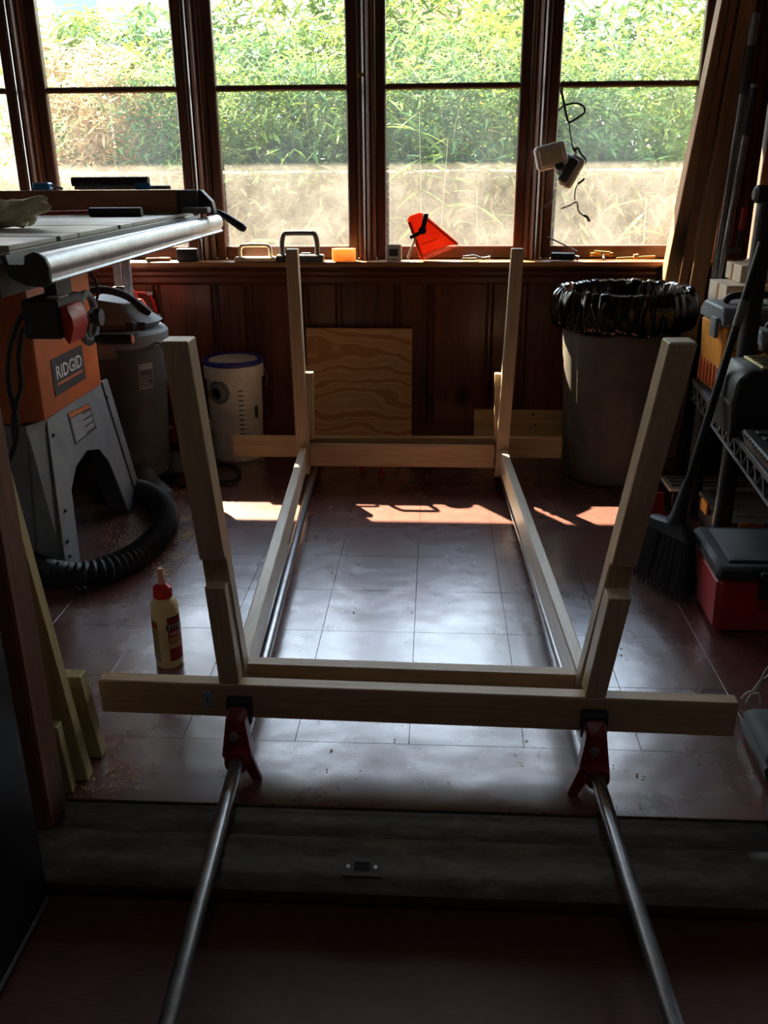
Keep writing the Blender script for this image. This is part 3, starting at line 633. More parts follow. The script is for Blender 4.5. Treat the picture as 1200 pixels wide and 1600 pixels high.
# front rail
bm = B(); rp = [(-1.105, 1.205), (-1.105, 1.252), (-1.098, 1.262), (-1.085, 1.266), (-1.070, 1.262), (-1.058, 1.250), (-1.053, 1.232), (-1.055, 1.214), (-1.062, 1.206), (-1.062, 1.196), (-1.056, 1.190), (-1.062, 1.184), (-1.095, 1.184)]
prism(bm, [(x, 2.46, z) for x, z in rp], (0, 2.12, 0)); rail = obj('front_rail', bm, 'alu', saw, smooth=40)
bm = B(); prism(bm, [(-1.179, 2.47, 1.225), (-1.179, 2.47, 1.262), (-1.172, 2.47, 1.262), (-1.172, 2.47, 1.233), (-1.107, 2.47, 1.233), (-1.107, 2.47, 1.225)], (0, 2.1, 0)); obj('rail_angle', bm, 'steel', saw)
bm = B(); prism(bm, [(-1.182, 2.44, 1.262), (-1.165, 2.44, 1.262), (-1.160, 2.44, 1.238), (-1.118, 2.44, 1.238), (-1.112, 2.44, 1.262), (-1.085, 2.44, 1.272), (-1.058, 2.44, 1.256), (-1.049, 2.44, 1.232), (-1.052, 2.44, 1.186), (-1.07, 2.44, 1.178), (-1.12, 2.44, 1.182), (-1.165, 2.44, 1.205)], (0, .019, 0), .002); obj('rail_end_cap', bm, 'black', saw)
bm = B(); box(bm, (-1.40, 2.80, 1.10), (-1.37, 3.09, 1.218)); obj('bracket', bm, 'dgrey', saw)
# switch box
bm = B(); box(bm, (-1.275, 2.72, .985), (-1.158, 2.93, 1.105), .006); sw = obj('switch_box', bm, 'black', saw)
bm = B(); box(bm, (-1.22, 2.78, 1.106), (-1.18, 2.90, 1.183)); obj('switch_bracket', bm, 'black', saw)
bm = B(); prism(bm, [(-1.157, 2.73, .99), (-1.157, 2.73, 1.085), (-1.138, 2.73, 1.085), (-1.122, 2.73, 1.045), (-1.122, 2.73, 1.015), (-1.142, 2.73, .965)], (0, .13, 0), .004); obj('switch_paddle', bm, 'red', saw)
bm = B(); box(bm, (-1.20, 2.74, 1.1055), (-1.16, 2.82, 1.112), .001); obj('key_plate', bm, 'print_grey', sw)
# hand wheel and crank
hc = at(137, 497, X=-1.24)
bm = B(); tube(bm, [hc+V(0, .075*cos(a), .085*sin(a)) for a in [2*pi*k/28 for k in range(28)]], .014, 10, closed=True)
for a in (.3, 2.4, 4.5): tube(bm, [hc, hc+V(0, .075*cos(a), .085*sin(a))], .010, 8)
cyl(bm, hc-V(.18, 0, 0), hc+V(.012, 0, 0), .02, n=14); hw = obj('hand_wheel', bm, 'grey', saw)
h1 = hc+V(.018, .0, -.075); bm = B(); tube(bm, [h1, h1+V(.02, 0, 0), h1+V(.08, 0, 0), h1+V(.135, 0, 0)], [.012, .019, .020, .018], 14); obj('crank_handle', bm, 'rubber', saw)
bm = B(); tube(bm, [h1+V(.1355, 0, 0), h1+V(.14, 0, 0)], [.017, .013], 14); obj('handle_end', bm, 'orange', saw)
h2 = hc+V(.02, .02, .0); bm = B(); lathe(bm, h2, [(0, 0), (.03, 0), (.033, .01), (.03, .024), (0, .026)], 14, rot=Matrix.Rotation(pi/2, 3, 'Y')); obj('lock_knob', bm, 'dgrey', saw)
for pts in (((44, 485), (30, 500), (17, 540), (13, 590), (20, 630), (27, 670), (20, 705), (5, 735)), ((46, 512), (35, 520), (30, 560), (33, 600), (26, 632), (21, 660), (24, 690))):
    bm = B(); tube(bm, smooth_path([at(a, b, Y=2.86) for a, b in pts], 6), .010, 8); obj('power_cord', bm, 'rubber', saw)
bm = B(); tube(bm, smooth_path([at(a, b, Y=3.83) for a, b in ((140, 425), (150, 440), (152, 465), (142, 480))], 5), .006, 6); obj('power_cord', bm, 'rubber', saw)
# fence
fn = thing('saw_fence', (-1.6, 4.36, 1.285), 'rip fence with brown face and black lever across the saw table', 'fence')
bm = B(); box(bm, (-2.5, 4.325, 1.2865), (-1.205, 4.337, 1.387), .002); obj('face_board', bm, 'beech', fn)
bm = B(); box(bm, (-2.5, 4.338, 1.2865), (-1.15, 4.40, 1.386), .003); obj('beam', bm, 'dgrey', fn)
bm = B(); box(bm, (-1.203, 4.322, 1.2865), (-1.105, 4.337, 1.385), .003); obj('face_plate', bm, 'dgrey', fn)
bm = B(); prism(bm, [(-1.148, 4.339, 1.386), (-1.095, 4.339, 1.386), (-1.065, 4.339, 1.355), (-1.045, 4.339, 1.335), (-1.035, 4.339, 1.28), (-1.148, 4.339, 1.28)], (0, .06, 0), .004); obj('fence_head', bm, 'black', fn)
bm = B(); box(bm, (-1.17, 4.25, 1.2865), (-1.045, 4.318, 1.312), .006, 2); obj('fence_shoe', bm, 'grey', fn)
a, b = at(345, 333, Y=4.37), at(382, 358, Y=4.30); bm = B(); tube(bm, [a-(b-a)*.15, a, a.lerp(b, .3), a.lerp(b, .9), b], [.006, .012, .017, .019, .014], 12); obj('lever', bm, 'rubber', fn)
def part_thing(name, loc, label, cat, parts, group=None):
    t = thing(name, loc, label, cat, group)
    for nm, bm, mt in parts: obj(nm, bm, mt, t)
    return t
a, b = at(114, 290, Y=4.38), at(233, 290, Y=4.38)
b1 = B(); tube(b1, [V(a.x, 4.38, 1.425), V(b.x, 4.38, 1.425)], .021, 14); b2 = B(); cyl(b2, (a.x+.02, 4.352, 1.398), (b.x+.11, 4.352, 1.398), .009, n=8)
b3 = B(); p = at(226, 292, Y=4.36); box(b3, (p.x-.035, 4.326, 1.3885), (p.x+.035, 4.342, 1.418), .004)
part_thing('bar_clamp', (b.x, 4.37, 1.387), 'black and silver bar clamp with blue jaw lying on top of the fence', 'clamp', [('grip', b1, 'rubber'), ('bar', b2, 'galv'), ('jaw', b3, 'blue')])
p = at(66, 291, Y=4.36); b1 = B(); box(b1, (p.x-.04, 4.338, 1.3875), (p.x+.04, 4.39, 1.422), .006); b2 = B(); cyl(b2, (p.x+.042, 4.36, 1.41), (p.x+.10, 4.35, 1.394), .006, n=8)
part_thing('spring_clamp', (p.x, 4.36, 1.387), 'small blue clamp at the left end of the fence top', 'clamp', [('jaw', b1, 'blue'), ('handle', b2, 'galv')])
# push stick
a, b, c = at(70, 330, Y=4.05), at(140, 331, Y=4.05), at(222, 333, Y=4.05); z = 1.303
b1 = B(); tube(b1, [V(a.x-.1, 4.05, z-.006), V(b.x-.004, 4.05, z)], .0095, 8); b2 = B(); tube(b2, smooth_path([V(b.x, 4.05, z), V(b.x+.02, 4.05, z), V((b.x+c.x)/2, 4.05, z), V(c.x-.015, 4.05, z), V(c.x, 4.05, z)], 3), [.010]+[.019]*11+[.012], 12)
part_thing('chisel', (b.x, 4.05, 1.284), 'tool with red shaft and fat black handle lying on the saw table', 'hand tool', [('shaft', b1, 'redtool'), ('handle', b2, 'rubber')])
# crumpled paper
bm = B(); pc = at(25, 345, Y=3.25); bmesh.ops.create_icosphere(bm, subdivisions=4, radius=1)
for v in bm.verts:
    d = v.co.copy(); k = 1+.35*noise.noise(d*1.7+V(3, 1, 2))+.16*noise.noise(d*4.1)+.07*noise.noise(d*9)
    v.co = V(pc.x-.02+d.x*.13*k, 3.25+d.y*.08*k, 1.336+d.z*.052*k+max(0, d.x-.4)*.05)
    v.co.z = max(v.co.z, 1.2855)
obj('paper_bag', bm, 'paper', label='crumpled pale paper bag on the near part of the saw table', cat='paper bag', smooth=25)
# ================================================================== HOSE, VACUUM, BUCKET
bm = B(); hp = smooth_path([at(a, b, Z=.055) for a, b in ((20, 845), (55, 885), (105, 898), (165, 890), (222, 862), (258, 822), (255, 790), (225, 768), (185, 762), (150, 765))], 26)

dd = [0]
for a, b in zip(hp[:-1], hp[1:]): dd.append(dd[-1]+(b-a).length)
uq = []; stp = .0130; j = 0; s_ = 0
while s_ < dd[-1]:
    while dd[j+1] < s_: j += 1
    uq.append(hp[j].lerp(hp[j+1], (s_-dd[j])/(dd[j+1]-dd[j]))); s_ += stp
tube(bm, uq, [.054 if i % 2 else .043 for i in range(len(uq))], 16); obj('vacuum_hose', bm, 'rubber', label='thick black corrugated hose curling over the floor around the saw stand', cat='hose', smooth=30)
vx, vy = -1.50, 4.20
vac = thing('shop_vacuum', (vx, vy, 0), 'grey shop vacuum behind the table saw', 'vacuum')
bm = B(); lathe(bm, (vx, vy, 0), [(0, .06), (.165, .06), (.172, .08), (.205, .66), (.205, .70), (0, .70)], 40); obj('drum', bm, 'dgrey', vac)
bm = B(); lathe(bm, (vx, vy, 0), [(.205, .701), (.222, .705), (.225, .76), (.212, .775), (0, .776)], 40); obj('lid_rim', bm, 'grey', vac)
bm = B(); prism(bm, [(vx-.19, vy-.13, .777), (vx+.12, vy-.13, .777), (vx+.195, vy-.04, .777), (vx+.195, vy+.09, .777), (vx+.1, vy+.17, .777), (vx-.19, vy+.17, .777)], (0, 0, .15), .03)
for v in bm.verts:
    if v.co.z > .86: v.co.x = vx+(v.co.x-vx)*(.62); v.co.y = vy+(v.co.y-vy)*.75; v.co.z -= (v.co.x-vx+.15)*.16
obj('motor_head', bm, 'grey', vac)
bm = B(); tube(bm, smooth_path([V(vx-.17, vy-.03, .90), V(vx-.08, vy-.05, .955), V(vx+.05, vy-.03, .93), V(vx+.155, vy, .84)], 6), .018, 10); obj('handle', bm, 'black', vac)
for dx, dz in ((.155, .80), (.10, .80)):
    bm = B(); box(bm, (vx+dx-.02, vy-.155+.0, dz-.012), (vx+dx+.02, vy-.135, dz+.025), .004); obj('vent', bm, 'rubber', vac)
bm = B(); tube(bm, smooth_path([at(a, b, Y=vy-.235) for a, b in ((175, 536), (200, 548), (230, 543), (247, 535), (255, 545))], 5), .006, 6); obj('cord', bm, 'grey', vac)
bm = B(); bx = at(167, 553, Y=vy-.22); box(bm, (bx.x-.06, vy-.235, .665), (bx.x+.05, vy-.222, .735), .01); obj('latch', bm, 'grey', vac)
def arcq(cx, cy, r, a0, a1, z0, z1, name, mt, par, n=10, dr=0):
    bm = B(); A = [[bm.verts.new((cx+(r+(dr if j else 0))*cos(radians(a0+(a1-a0)*k/n)), cy+(r+(dr if j else 0))*sin(radians(a0+(a1-a0)*k/n)), z)) for k in range(n+1)] for j, z in enumerate((z0, z1))]
    for k in range(n): bm.faces.new((A[0][k], A[0][k+1], A[1][k+1], A[1][k]))
    return obj(name, bm, mt, par)
vl = arcq(vx, vy, .1975, -52, -31, .51, .63, 'label', 'print_grey', vac, dr=.0065); arcq(vx, vy, .1995, -51, -32, .517, .60, 'label_text', 'label_grey', vl, dr=.0050)
for k in range(7): arcq(vx, vy, .2005+.0005*k, -50, -34-(k % 3)*3, .523+k*.011, .527+k*.011, 'print_line', 'print_grey', vl, dr=.0003)
for k, a in enumerate((-60, 20, 130, 220)):
    c = V(vx+.20*cos(radians(a)), vy+.20*sin(radians(a)), 0); bm = B(); lathe(bm, c, [(0, .13), (.035, .125), (.055, .10), (.06, .05), (.058, .04), (0, .04)], 16); ch = obj('caster_housing', bm, 'dgrey', vac)
    bm = B(); cyl(bm, c+V(-.012, 0, .020), c+V(.012, 0, .020), .0195, n=12); obj('caster_wheel', bm, 'rubber', ch)
q = [at(*a, Z=.05) for a in ((212, 748), (236, 733), (273, 768), (240, 779))]
bm = B(); hexa(bm, [V(a.x, a.y, .002) for a in q], [V(a.x, a.y, .05) for a in q], .004); b2 = B(); q2 = [a.lerp((q[0]+q[1]+q[2]+q[3])/4, .12) for a in q]; hexa(b2, [V(a.x, a.y, .0505) for a in q2], [V(a.x, a.y, .056) for a in q2], .002)
part_thing('floor_box', (q[0].x, q[0].y, 0), 'flat dusty grey metal box on the floor between saw stand and hose', 'box', [('box', bm, 'dgrey'), ('lid', b2, 'steel')])
for pts, lb in ((((248, 715), (252, 740), (275, 755), (300, 762), (335, 757)), 'thin black cord along the floor behind the hose'), (((335, 750), (360, 752), (374, 742), (368, 730), (345, 726), (318, 732)), 'coiled black cord on the floor by the bucket')):
    bm = B(); tube(bm, smooth_path([at(a, b, Z=.012) for a, b in pts], 6), .009, 6); obj('extension_cord', bm, 'rubber', label=lb, cat='cord')
# bucket
bx_, by_ = -1.065, 4.645; bk = thing('bucket', (bx_, by_, 0), 'white plastic bucket with dusty lid and blue ring against the wall', 'bucket')
bm = B(); lathe(bm, (bx_, by_, 0), [(0, .002), (.130, .002), (.134, .01), (.146, .44), (.146, .445), (.157, .446), (.158, .512), (.152, .518), (0, .518)], 48); bb = obj('pail', bm, 'white', bk)
bm = B(); lathe(bm, (bx_, by_, 0), [(.152, .519), (.160, .520), (.161, .538), (.154, .545), (.148, .540), (.146, .530), (.130, .527), (0, .527)], 48); obj('lid_ring', bm, 'bluelid', bk)
bm = B(); lathe(bm, (bx_, by_, 0), [(0, .528), (.128, .528), (.128, .536), (.11, .541), (.05, .545), (0, .545)], 40); obj('lid', bm, 'white', bk)
pa = radians(-112); pc = V(bx_+.14*cos(pa), by_+.14*sin(pa), .385); rot = V(cos(pa), sin(pa), 0).to_track_quat('Z', 'Y').to_matrix()
bm = B(); lathe(bm, pc, [(.034, 0), (.062, 0), (.062, .012), (.045, .014), (.042, .045), (.034, .045), (.034, 0)], 24, rot=rot); ph = obj('hose_port', bm, 'grey', bk)
bm = B(); lathe(bm, pc+V(cos(pa), sin(pa), 0)*.02, [(0, 0), (.033, 0)], 20, rot=rot); obj('port_hole', bm, 'rubber', ph)
for k in range(13):
    z = .39-k*.026; r = .134+.012*z/.44+.0012
    bm = B(); A = []
    for (a0, a1, h) in ((-72, -61, .006), (-60, -46, .0015)):
        n = 4; ring = [[bm.verts.new((bx_+r*cos(radians(a0+(a1-a0)*i/n)), by_+r*sin(radians(a0+(a1-a0)*i/n)), zz)) for i in range(n+1)] for zz in (z, z+h)]
        for i in range(n): bm.faces.new((ring[0][i], ring[0][i+1], ring[1][i+1], ring[1][i]))
    obj('volume_mark', bm, 'label_grey', bb, smooth=0)
arcq(bx_, by_, .1455, -36, -26, .235, .30, 'stamp', 'label_grey', bb)
bm = B(); tube(bm, smooth_path([V(bx_+.163, by_, .485), V(bx_+.178, by_-.01, .44), V(bx_+.172, by_-.03, .40)], 5), .003, 6); obj('handle', bm, 'galv', bk)
# bar clamps hanging behind the rail
for i, (px, py0, py1, lb) in enumerate(((203, 400, 492, 'aluminium bar clamp with tan handle hanging behind the saw rail, nearer one'), (186, 400, 472, 'aluminium bar clamp with red handle hanging behind the saw rail, farther one'))):
    Y = 4.50+.1*i; p = at(px, py1-25, Y=Y); t = thing('bar_clamp', (p.x, Y, p.z), lb, 'clamp', 'bar clamps hanging behind the saw rail')
    bm = B(); box(bm, (p.x-.020, Y-.008, p.z), (p.x+.020, Y+.008, 1.183), .002); box(bm, (p.x-.004, Y-.018, p.z), (p.x+.004, Y-.008, 1.18)); obj('bar', bm, 'alu', t)
    bm = B(); box(bm, (p.x-.032, Y-.022, p.z-.11), (p.x+.032, Y+.02, p.z-.002), .004); obj('head', bm, 'black', t)
    bm = B(); cyl(bm, (p.x-.034, Y, p.z-.05), (p.x-.055, Y, p.z-.05), .008, n=8); tube(bm, [(p.x-.055, Y, p.z-.05), (p.x-.06, Y, p.z-.05), (p.x-.12, Y, p.z-.045), (p.x-.13, Y, p.z-.045)], [.010, .020, .024, .016], 12); obj('handle', bm, 'redtool' if i else 'plank', t)
    bm = B(); prism(bm, [(p.x+.034, Y-.01, p.z), (p.x+.06, Y-.01, p.z+.0), (p.x+.10, Y-.01, p.z-.06), (p.x+.105, Y-.01, p.z-.12), (p.x+.085, Y-.01, p.z-.13), (p.x+.06, Y-.01, p.z-.07), (p.x+.034, Y-.01, p.z-.05)], (0, .02, 0), .003); obj('trigger', bm, 'redtool', t)
bm = B(); tube(bm, smooth_path([at(a, b, Y=4.815) for a, b in ((150, 457), (212, 457), (232, 460), (242, 478), (246, 505), (247, 535), (252, 565), (262, 600), (271, 640), (272, 690))], 6), .011, 8)
ho = thing('air_hose', (-1.35, 4.815, 0), 'thin red hose clipped to the wood panelling behind the vacuum', 'hose'); obj('tube', bm, 'redtool', ho)
for a, b in ((234, 459), (246, 493)):
    p = at(a, b, Y=4.80); bm = B(); box(bm, (p.x-.018, 4.795, p.z-.010), (p.x+.018, 4.826, p.z+.012), .003); obj('clip', bm, 'galv', ho)
# plywood and board against the wall
x0, x1 = -.690, -.118
bm = B(); hexa(bm, [(x0, 4.715, .002), (x1, 4.715, .002), (x1, 4.735, .002), (x0, 4.735, .002)], [(x0, 4.788, .675), (x1, 4.788, .672), (x1, 4.808, .672), (x0, 4.808, .675)], .001); obj('plywood_sheet', bm, 'ply', label='square plywood sheet with wavy grain leaning on the front wall', cat='plywood', smooth=0)
a, b = at(741, 641, Y=4.77), at(892, 643, Y=4.77); bm = B(); hexa(bm, [(a.x, 4.74, .002), (b.x+.05, 4.74, .002), (b.x+.05, 4.765, .002), (a.x, 4.765, .002)], [(a.x, 4.778, a.z), (b.x+.05, 4.778, a.z), (b.x+.05, 4.803, a.z), (a.x, 4.803, a.z)], .002)
po = obj('pine_board', bm, 'plank', label='short pine board on edge against the wall left of the trash can', cat='board')
for (px, py, r) in ((833, 648, .008), (836, 664, .006)):
    p = at(px, py, Y=4.768); bm = B(); f_ = 4.74+.038*p.z/a.z; cyl(bm, (p.x, f_-.0012, p.z), (p.x, f_+.0005, p.z), r, n=12); obj('screw_hole', bm, 'rubber', po)
# ================================================================== TRASH CAN
cx, cy = .905, 4.40; can = thing('trash_can', (cx, cy, 0), 'large grey ribbed trash can lined with a black bag under the right window', 'trash can')
def fl(r, z, a, j): return (r*(1-.018*(max(0, cos(a*12))**6)) if 1 <= j <= 4 else r, z)
bm = B(); lathe(bm, (cx, cy, 0), [(0, .003), (.222, .003), (.230, .012), (.26, .45), (.288, .86), (.30, .865), (.302, .92), (.292, .925), (.285, .90), (.26, .5), (.215, .02), (0, .02)], 96, fn=fl); obj('bin', bm, 'cangrey', can)
rr = random.Random(4)
def bag(r, z, a, j):
    w = noise.noise(V(cos(a)*3.5, sin(a)*3.5, z*7+j*.2)); w2 = noise.noise(V(cos(a)*9, sin(a)*9, z*3)); w3 = noise.noise(V(cos(a)*26, sin(a)*26, z*4+7))
    k = 1 if j > 4 else .5
    return r+(.020*w+.016*w2+.007*w3)*k*(.2 if 5 <= j <= 7 else 1), z+(.010*w2+.006*w3 if 4 <= j <= 9 else .018*w if j > 12 else 0)
pf = [(.262, .60), (.266, .68), (.270, .76), (.274, .84), (.284, .905), (.292, .935), (.304, .942), (.318, .936), (.326, .915), (.334, .89), (.338, .86), (.336, .83), (.332, .80), (.330, .78), (.322, .765), (.312, .755)]
pf2 = []
for (a, b) in zip(pf[:-1], pf[1:]): pf2 += [a, ((a[0]+b[0])/2, (a[1]+b[1])/2)]
bm = B(); lathe(bm, (cx, cy, 0), pf, 220, fn=bag); obj('bag', bm, 'baggy', can, label='black plastic bag folded over the rim', smooth=30)
bm = B(); lathe(bm, (cx, cy, 0), [(0, .60), (.255, .60)], 40, fn=lambda r, z, a, j: (r, z+.03*noise.noise(V(cos(a)*2, sin(a)*2, r*4)))); obj('bag_bottom', bm, 'baggy', can)
# ================================================================== LUMBER AND PIPES IN THE CORNER
def leaner(name, xl, xr, xlt, xrt, Y, dep, mt, label, top=2.95, group=None, yb=None):
    a = at(xl, 415, Y=Y); b = at(xr, 415, Y=Y); c = at(xlt, 5, Y=Y); d = at(xrt, 5, Y=Y)
    def L_(p, q, z): t = (z-p.z)/(q.z-p.z); return p.x+(q.x-p.x)*t
    zs = (.003, top); y0 = Y if yb is None else yb
    bm = B(); hexa(bm, [(L_(a, c, zs[0]), y0, zs[0]), (L_(b, d, zs[0]), y0, zs[0]), (L_(b, d, zs[0]), y0+dep, zs[0]), (L_(a, c, zs[0]), y0+dep, zs[0])], [(L_(a, c, top), Y, top), (L_(b, d, top), Y, top), (L_(b, d, top), Y+dep, top), (L_(a, c, top), Y+dep, top)], .004)
    return obj(name, bm, mt, label=label, cat='lumber', group=group)
G = 'lumber leaning in the right corner'
leaner('lumber_board', 1043, 1064, 1127, 1139, 4.655, .095, 'lumber', 'leaning lumber board nearest the window glass, bright left edge', group=G)
leaner('lumber_board', 1065, 1079, 1140, 1153, 4.665, .085, 'beech', 'second leaning lumber board from the window, darker brown face', group=G)
leaner('lumber_board', 1083, 1110, 1158, 1183, 4.655, .085, 'lumber', 'wide leaning lumber board with small knots beside the steel pipes', group=G)
def lean_pipe(p0, p1, Y, r, label, cut=None):
    a = at(*p0, Y=Y); c = at(*p1, Y=Y); dv = (c-a)/(c.z-a.z); b0 = a+dv*(.004-a.z)
    t = thing('steel_pipe', b0, label, 'pipe', 'steel pipes leaning in the corner'); top = c+dv*.05; bm = B(); tube(bm, [b0, top], r, 16); obj('tube', bm, 'galv', t)
    bm = B(); m_ = at(*cut, Y=Y); tube(bm, [m_-dv*.10, m_+dv*.10], r*1.22, 16); obj('coupling', bm, 'dgrey', t)
lean_pipe((1119, 415), (1178, 40), 4.61, .019, 'left steel pipe leaning beside the lumber', (1167, 110))
lean_pipe((1131, 400), (1176, 150), 4.575, .017, 'right steel pipe leaning beside the lumber', (1172, 175))
p = at(1160, 342, Y=4.55); t = thing('f_clamp', (p.x, 4.55, p.z-.2), 'small clamp with red handle on the right wall by the pipes', 'clamp')
bm = B(); tube(bm, [p+V(-.004, 0, -.055), p+V(0, 0, -.05), p+V(.006, 0, .05), p+V(.007, 0, .055)], [.008, .014, .015, .010], 10); obj('handle', bm, 'red', t)
bm = B(); tube(bm, [p+V(-.005, 0, -.056), p+V(-.012, 0, -.14)], .005, 8); tube(bm, [p+V(.02, .01, .0), p+V(-.02, .01, -.30)], .007, 8); box(bm, (p.x-.05, 4.545, p.z-.16), (p.x+.02, 4.56, p.z-.13), .003); obj('bar', bm, 'dgrey', t)
# ================================================================== RIGHT SIDE: shelf, cases, tool boxes, broom
sh = thing('shelving_unit', (1.3, 3.2, 0), 'black shelving unit with round posts along the right wall', 'shelf')
sl = [(1.14, 3.95), (1.005, 2.50), (1.58, 2.50), (1.58, 3.95)]
bm = B(); hexa(bm, [(x, y, .578) for x, y in sl], [(x, y, .600) for x, y in sl], .003); obj('shelf_board', bm, 'dgrey', sh)
bm = B(); ea, eb = V(1.14, 3.95, 0), V(1.005, 2.50, 0)
for z in (.576, .512): tube(bm, [ea+V(.012, 0, z), eb+V(.012, 0, z)], .007, 6)
n = 14
for i in range(n):
    a = ea.lerp(eb, i/n)+V(.012, 0, 0); b = ea.lerp(eb, (i+.5)/n)+V(.012, 0, 0); c = ea.lerp(eb, (i+1)/n)+V(.012, 0, 0)
    tube(bm, [a+V(0, 0, .576), b+V(0, 0, .512)], .005, 5); tube(bm, [b+V(0, 0, .512), c+V(0, 0, .576)], .005, 5)
obj('shelf_truss', bm, 'dgrey', sh)
for x, y, lo, hi in ((1.135, 3.30, 0, 1.36), (1.53, 3.30, 0, 1.40), (1.175, 3.84, 0, .576), (1.36, 2.56, 0, .576)):
    bm = B(); tube(bm, [(x, y, lo+.002), (x, y, lo+.03), (x, y, .5), (x, y, hi)], [.042, .036, .034, .033], 18); obj('post', bm, 'black', sh)
bm = B(); tube(bm, [(1.085, 3.30, 1.385), (1.095, 3.30, 1.385), (1.56, 3.30, 1.385), (1.57, 3.30, 1.385)], [.018, .030, .030, .018], 14); obj('top_bar', bm, 'black', sh)
# yellow cases with grey lids
def case(name, x0, y0, x1, y1, z, h, label, deco=True):
    t = thing(name, ((x0+x1)/2, (y0+y1)/2, z), label, 'tool case', 'yellow tool cases on the shelf'); tp = .015
    bm = B(); hexa(bm, [(x0+tp, y0+tp, z), (x1-tp, y0+tp, z), (x1-tp, y1-tp, z), (x0+tp, y1-tp, z)], [(x0, y0, z+h), (x1, y0, z+h), (x1, y1, z+h), (x0, y1, z+h)], .012); c = obj('case_body', bm, 'yellow', t)
    w = x1-x0
    for k in range(6):
        xx = x0+.035+k*w*.15; bm = B(); box(bm, (xx, y0+.004, z+.02), (xx+w*.07, y0+.016, z+h*.42), .004); obj('rib', bm, 'orange', c)
        yy = y0+.03+k*(y1-y0)*.15; 
        if yy < y1-.05: bm = B(); box(bm, (x0+.003, yy, z+.02), (x0+.014, yy+.022, z+h*.42), .003); obj('rib', bm, 'orange', c)
    bm = B(); box(bm, (x0+w*.38, y0-.012, z+h*.45), (x0+w*.62, y0-.001, z+h*.9), .004); obj('recess', bm, 'orange', c)
    bm = B(); prism(bm, [(x0-.008, y0-.008, z+h), (x0-.008, y0-.008, z+h+.035), (x0-.008, y0+.04, z+h+.07), (x0-.008, y1-.04, z+h+.07), (x0-.008, y1+.008, z+h+.035), (x0-.008, y1+.008, z+h)], (w+.016, 0, 0), .008); lid = obj('lid', bm, 'grey', t)
    for f in (.12, .76):
        xx = x0+f*w; bm = B(); box(bm, (xx, y0-.026, z+h-.05), (xx+.055, y0-.009, z+h+.03), .006, 2); obj('latch', bm, 'grey', t)
    bm = B(); box(bm, (x0-.028, y0+.03, z+h-.05), (x0-.010, y0+.10, z+h+.03), .006, 2); obj('latch', bm, 'grey', t)
    bm = B(); tube(bm, smooth_path([(x0+.04, (y0+y1)/2, z+h+.072), (x0+.08, (y0+y1)/2, z+h+.10), (x1-.08, (y0+y1)/2, z+h+.10), (x1-.04, (y0+y1)/2, z+h+.072)], 5), .014, 10); obj('handle', bm, 'black', t)
    bm = B(); tube(bm, [V(x0+.055+.018*cos(a), y0+.001+.00, z+h*.62+.018*sin(a)) for a in (2.6, 2.0, 1.2, .4, -.4, -1.2)]+[V(x0+.055, y0+.001, z+h*.55)], .0028, 5); obj('emblem', bm, 'label_dark', c)
    return t
case('tool_case', 1.135, 3.58, 1.50, 3.90, .6012, .285, 'yellow tool case with grey latched lid, far end of the shelf')
case('tool_case', 1.215, 3.36, 1.57, 3.55, .6012, .23, 'lower yellow tool case with grey lid, behind the shelf post')
bm = B(); box(bm, (1.27, 4.08, .002), (1.60, 4.40, .80), .004); obj('crate', bm, 'rubber', label='tall black crate in the right corner under the cream boxes', cat='crate')
for a, b, lb in (((1.275, 4.06, .802), (1.52, 4.32, .985), 'cream cardboard box beside the trash can, lower one'), ((1.36, 4.16, .9865), (1.60, 4.38, 1.06), 'small cream cardboard box on top of the lower box')):
    bm = B(); box(bm, a, b, .002); c = obj('cardboard_box', bm, 'card', label=lb, cat='box', group='cream cardboard boxes', smooth=0)
    bm = B(); box(bm, (a[0]-.0008, a[1]+.11, a[2]+.001), (a[0]-.0002, a[1]+.14, b[2]-.001)); obj('seam', bm, 'beech', c)
# black case with pale yellow vented top
bz = .6012; t = thing('power_tool_case', (1.15, 3.1, bz), 'black case with slotted pale yellow top on the shelf in front of the post', 'tool case')
bm = B(); prism(bm, [(1.02, 3.00, bz), (1.012, 3.00, bz+.13), (1.02, 3.00, bz+.20), (1.055, 3.00, bz+.235), (1.42, 3.00, bz+.235), (1.42, 3.00, bz)], (0, .24, 0), .01); obj('case_body', bm, 'black', t)
bm = B(); box(bm, (1.10, 3.02, bz+.2352), (1.40, 3.22, bz+.245), .003); yt = obj('vented_top', bm, 'paleyellow', t)
for k in range(6):
    bm = B(); box(bm, (1.11, 3.035+k*.03, bz+.2452), (1.38, 3.045+k*.03, bz+.2475)); obj('slot', bm, 'rubber', yt, smooth=0)
bm = B(); box(bm, (1.007, 3.01, bz+.115), (1.0115, 3.23, bz+.125), .001); obj('seam', bm, 'dgrey', t)
t = thing('organizer_tray', (1.2, 2.75, .602), 'low black ribbed tray on the near end of the shelf', 'tray')
bm = B(); hexa(bm, [(1.02, 2.56, .6012), (1.45, 2.56, .6012), (1.45, 2.93, .6012), (1.045, 2.93, .6012)], [(1.00, 2.55, .655), (1.46, 2.55, .655), (1.46, 2.94, .655), (1.03, 2.94, .655)], .008); tb = obj('tray_body', bm, 'black', t)
for k in range(5):
    bm = B(); box(bm, (1.06, 2.60+k*.065, .6552), (1.42, 2.635+k*.065, .662), .003); obj('rib', bm, 'dgrey', tb)
for k in range(11):
    f = k/10; bm = B(); cyl(bm, (.9985+.03*f+.004, 2.57+.35*f, .648), (.992+.03*f+.004, 2.57+.35*f, .648), .004, n=6); obj('rivet', bm, 'galv', t)
bm = B(); box(bm, (-2.45, 3.98, .002), (-1.80, 4.60, .78), .01); cr_ = obj('sun_block_crate', bm, 'black', label='dark crate in shadow behind the table saw', cat='crate')  # added box that keeps stray sun off the floor under the saw
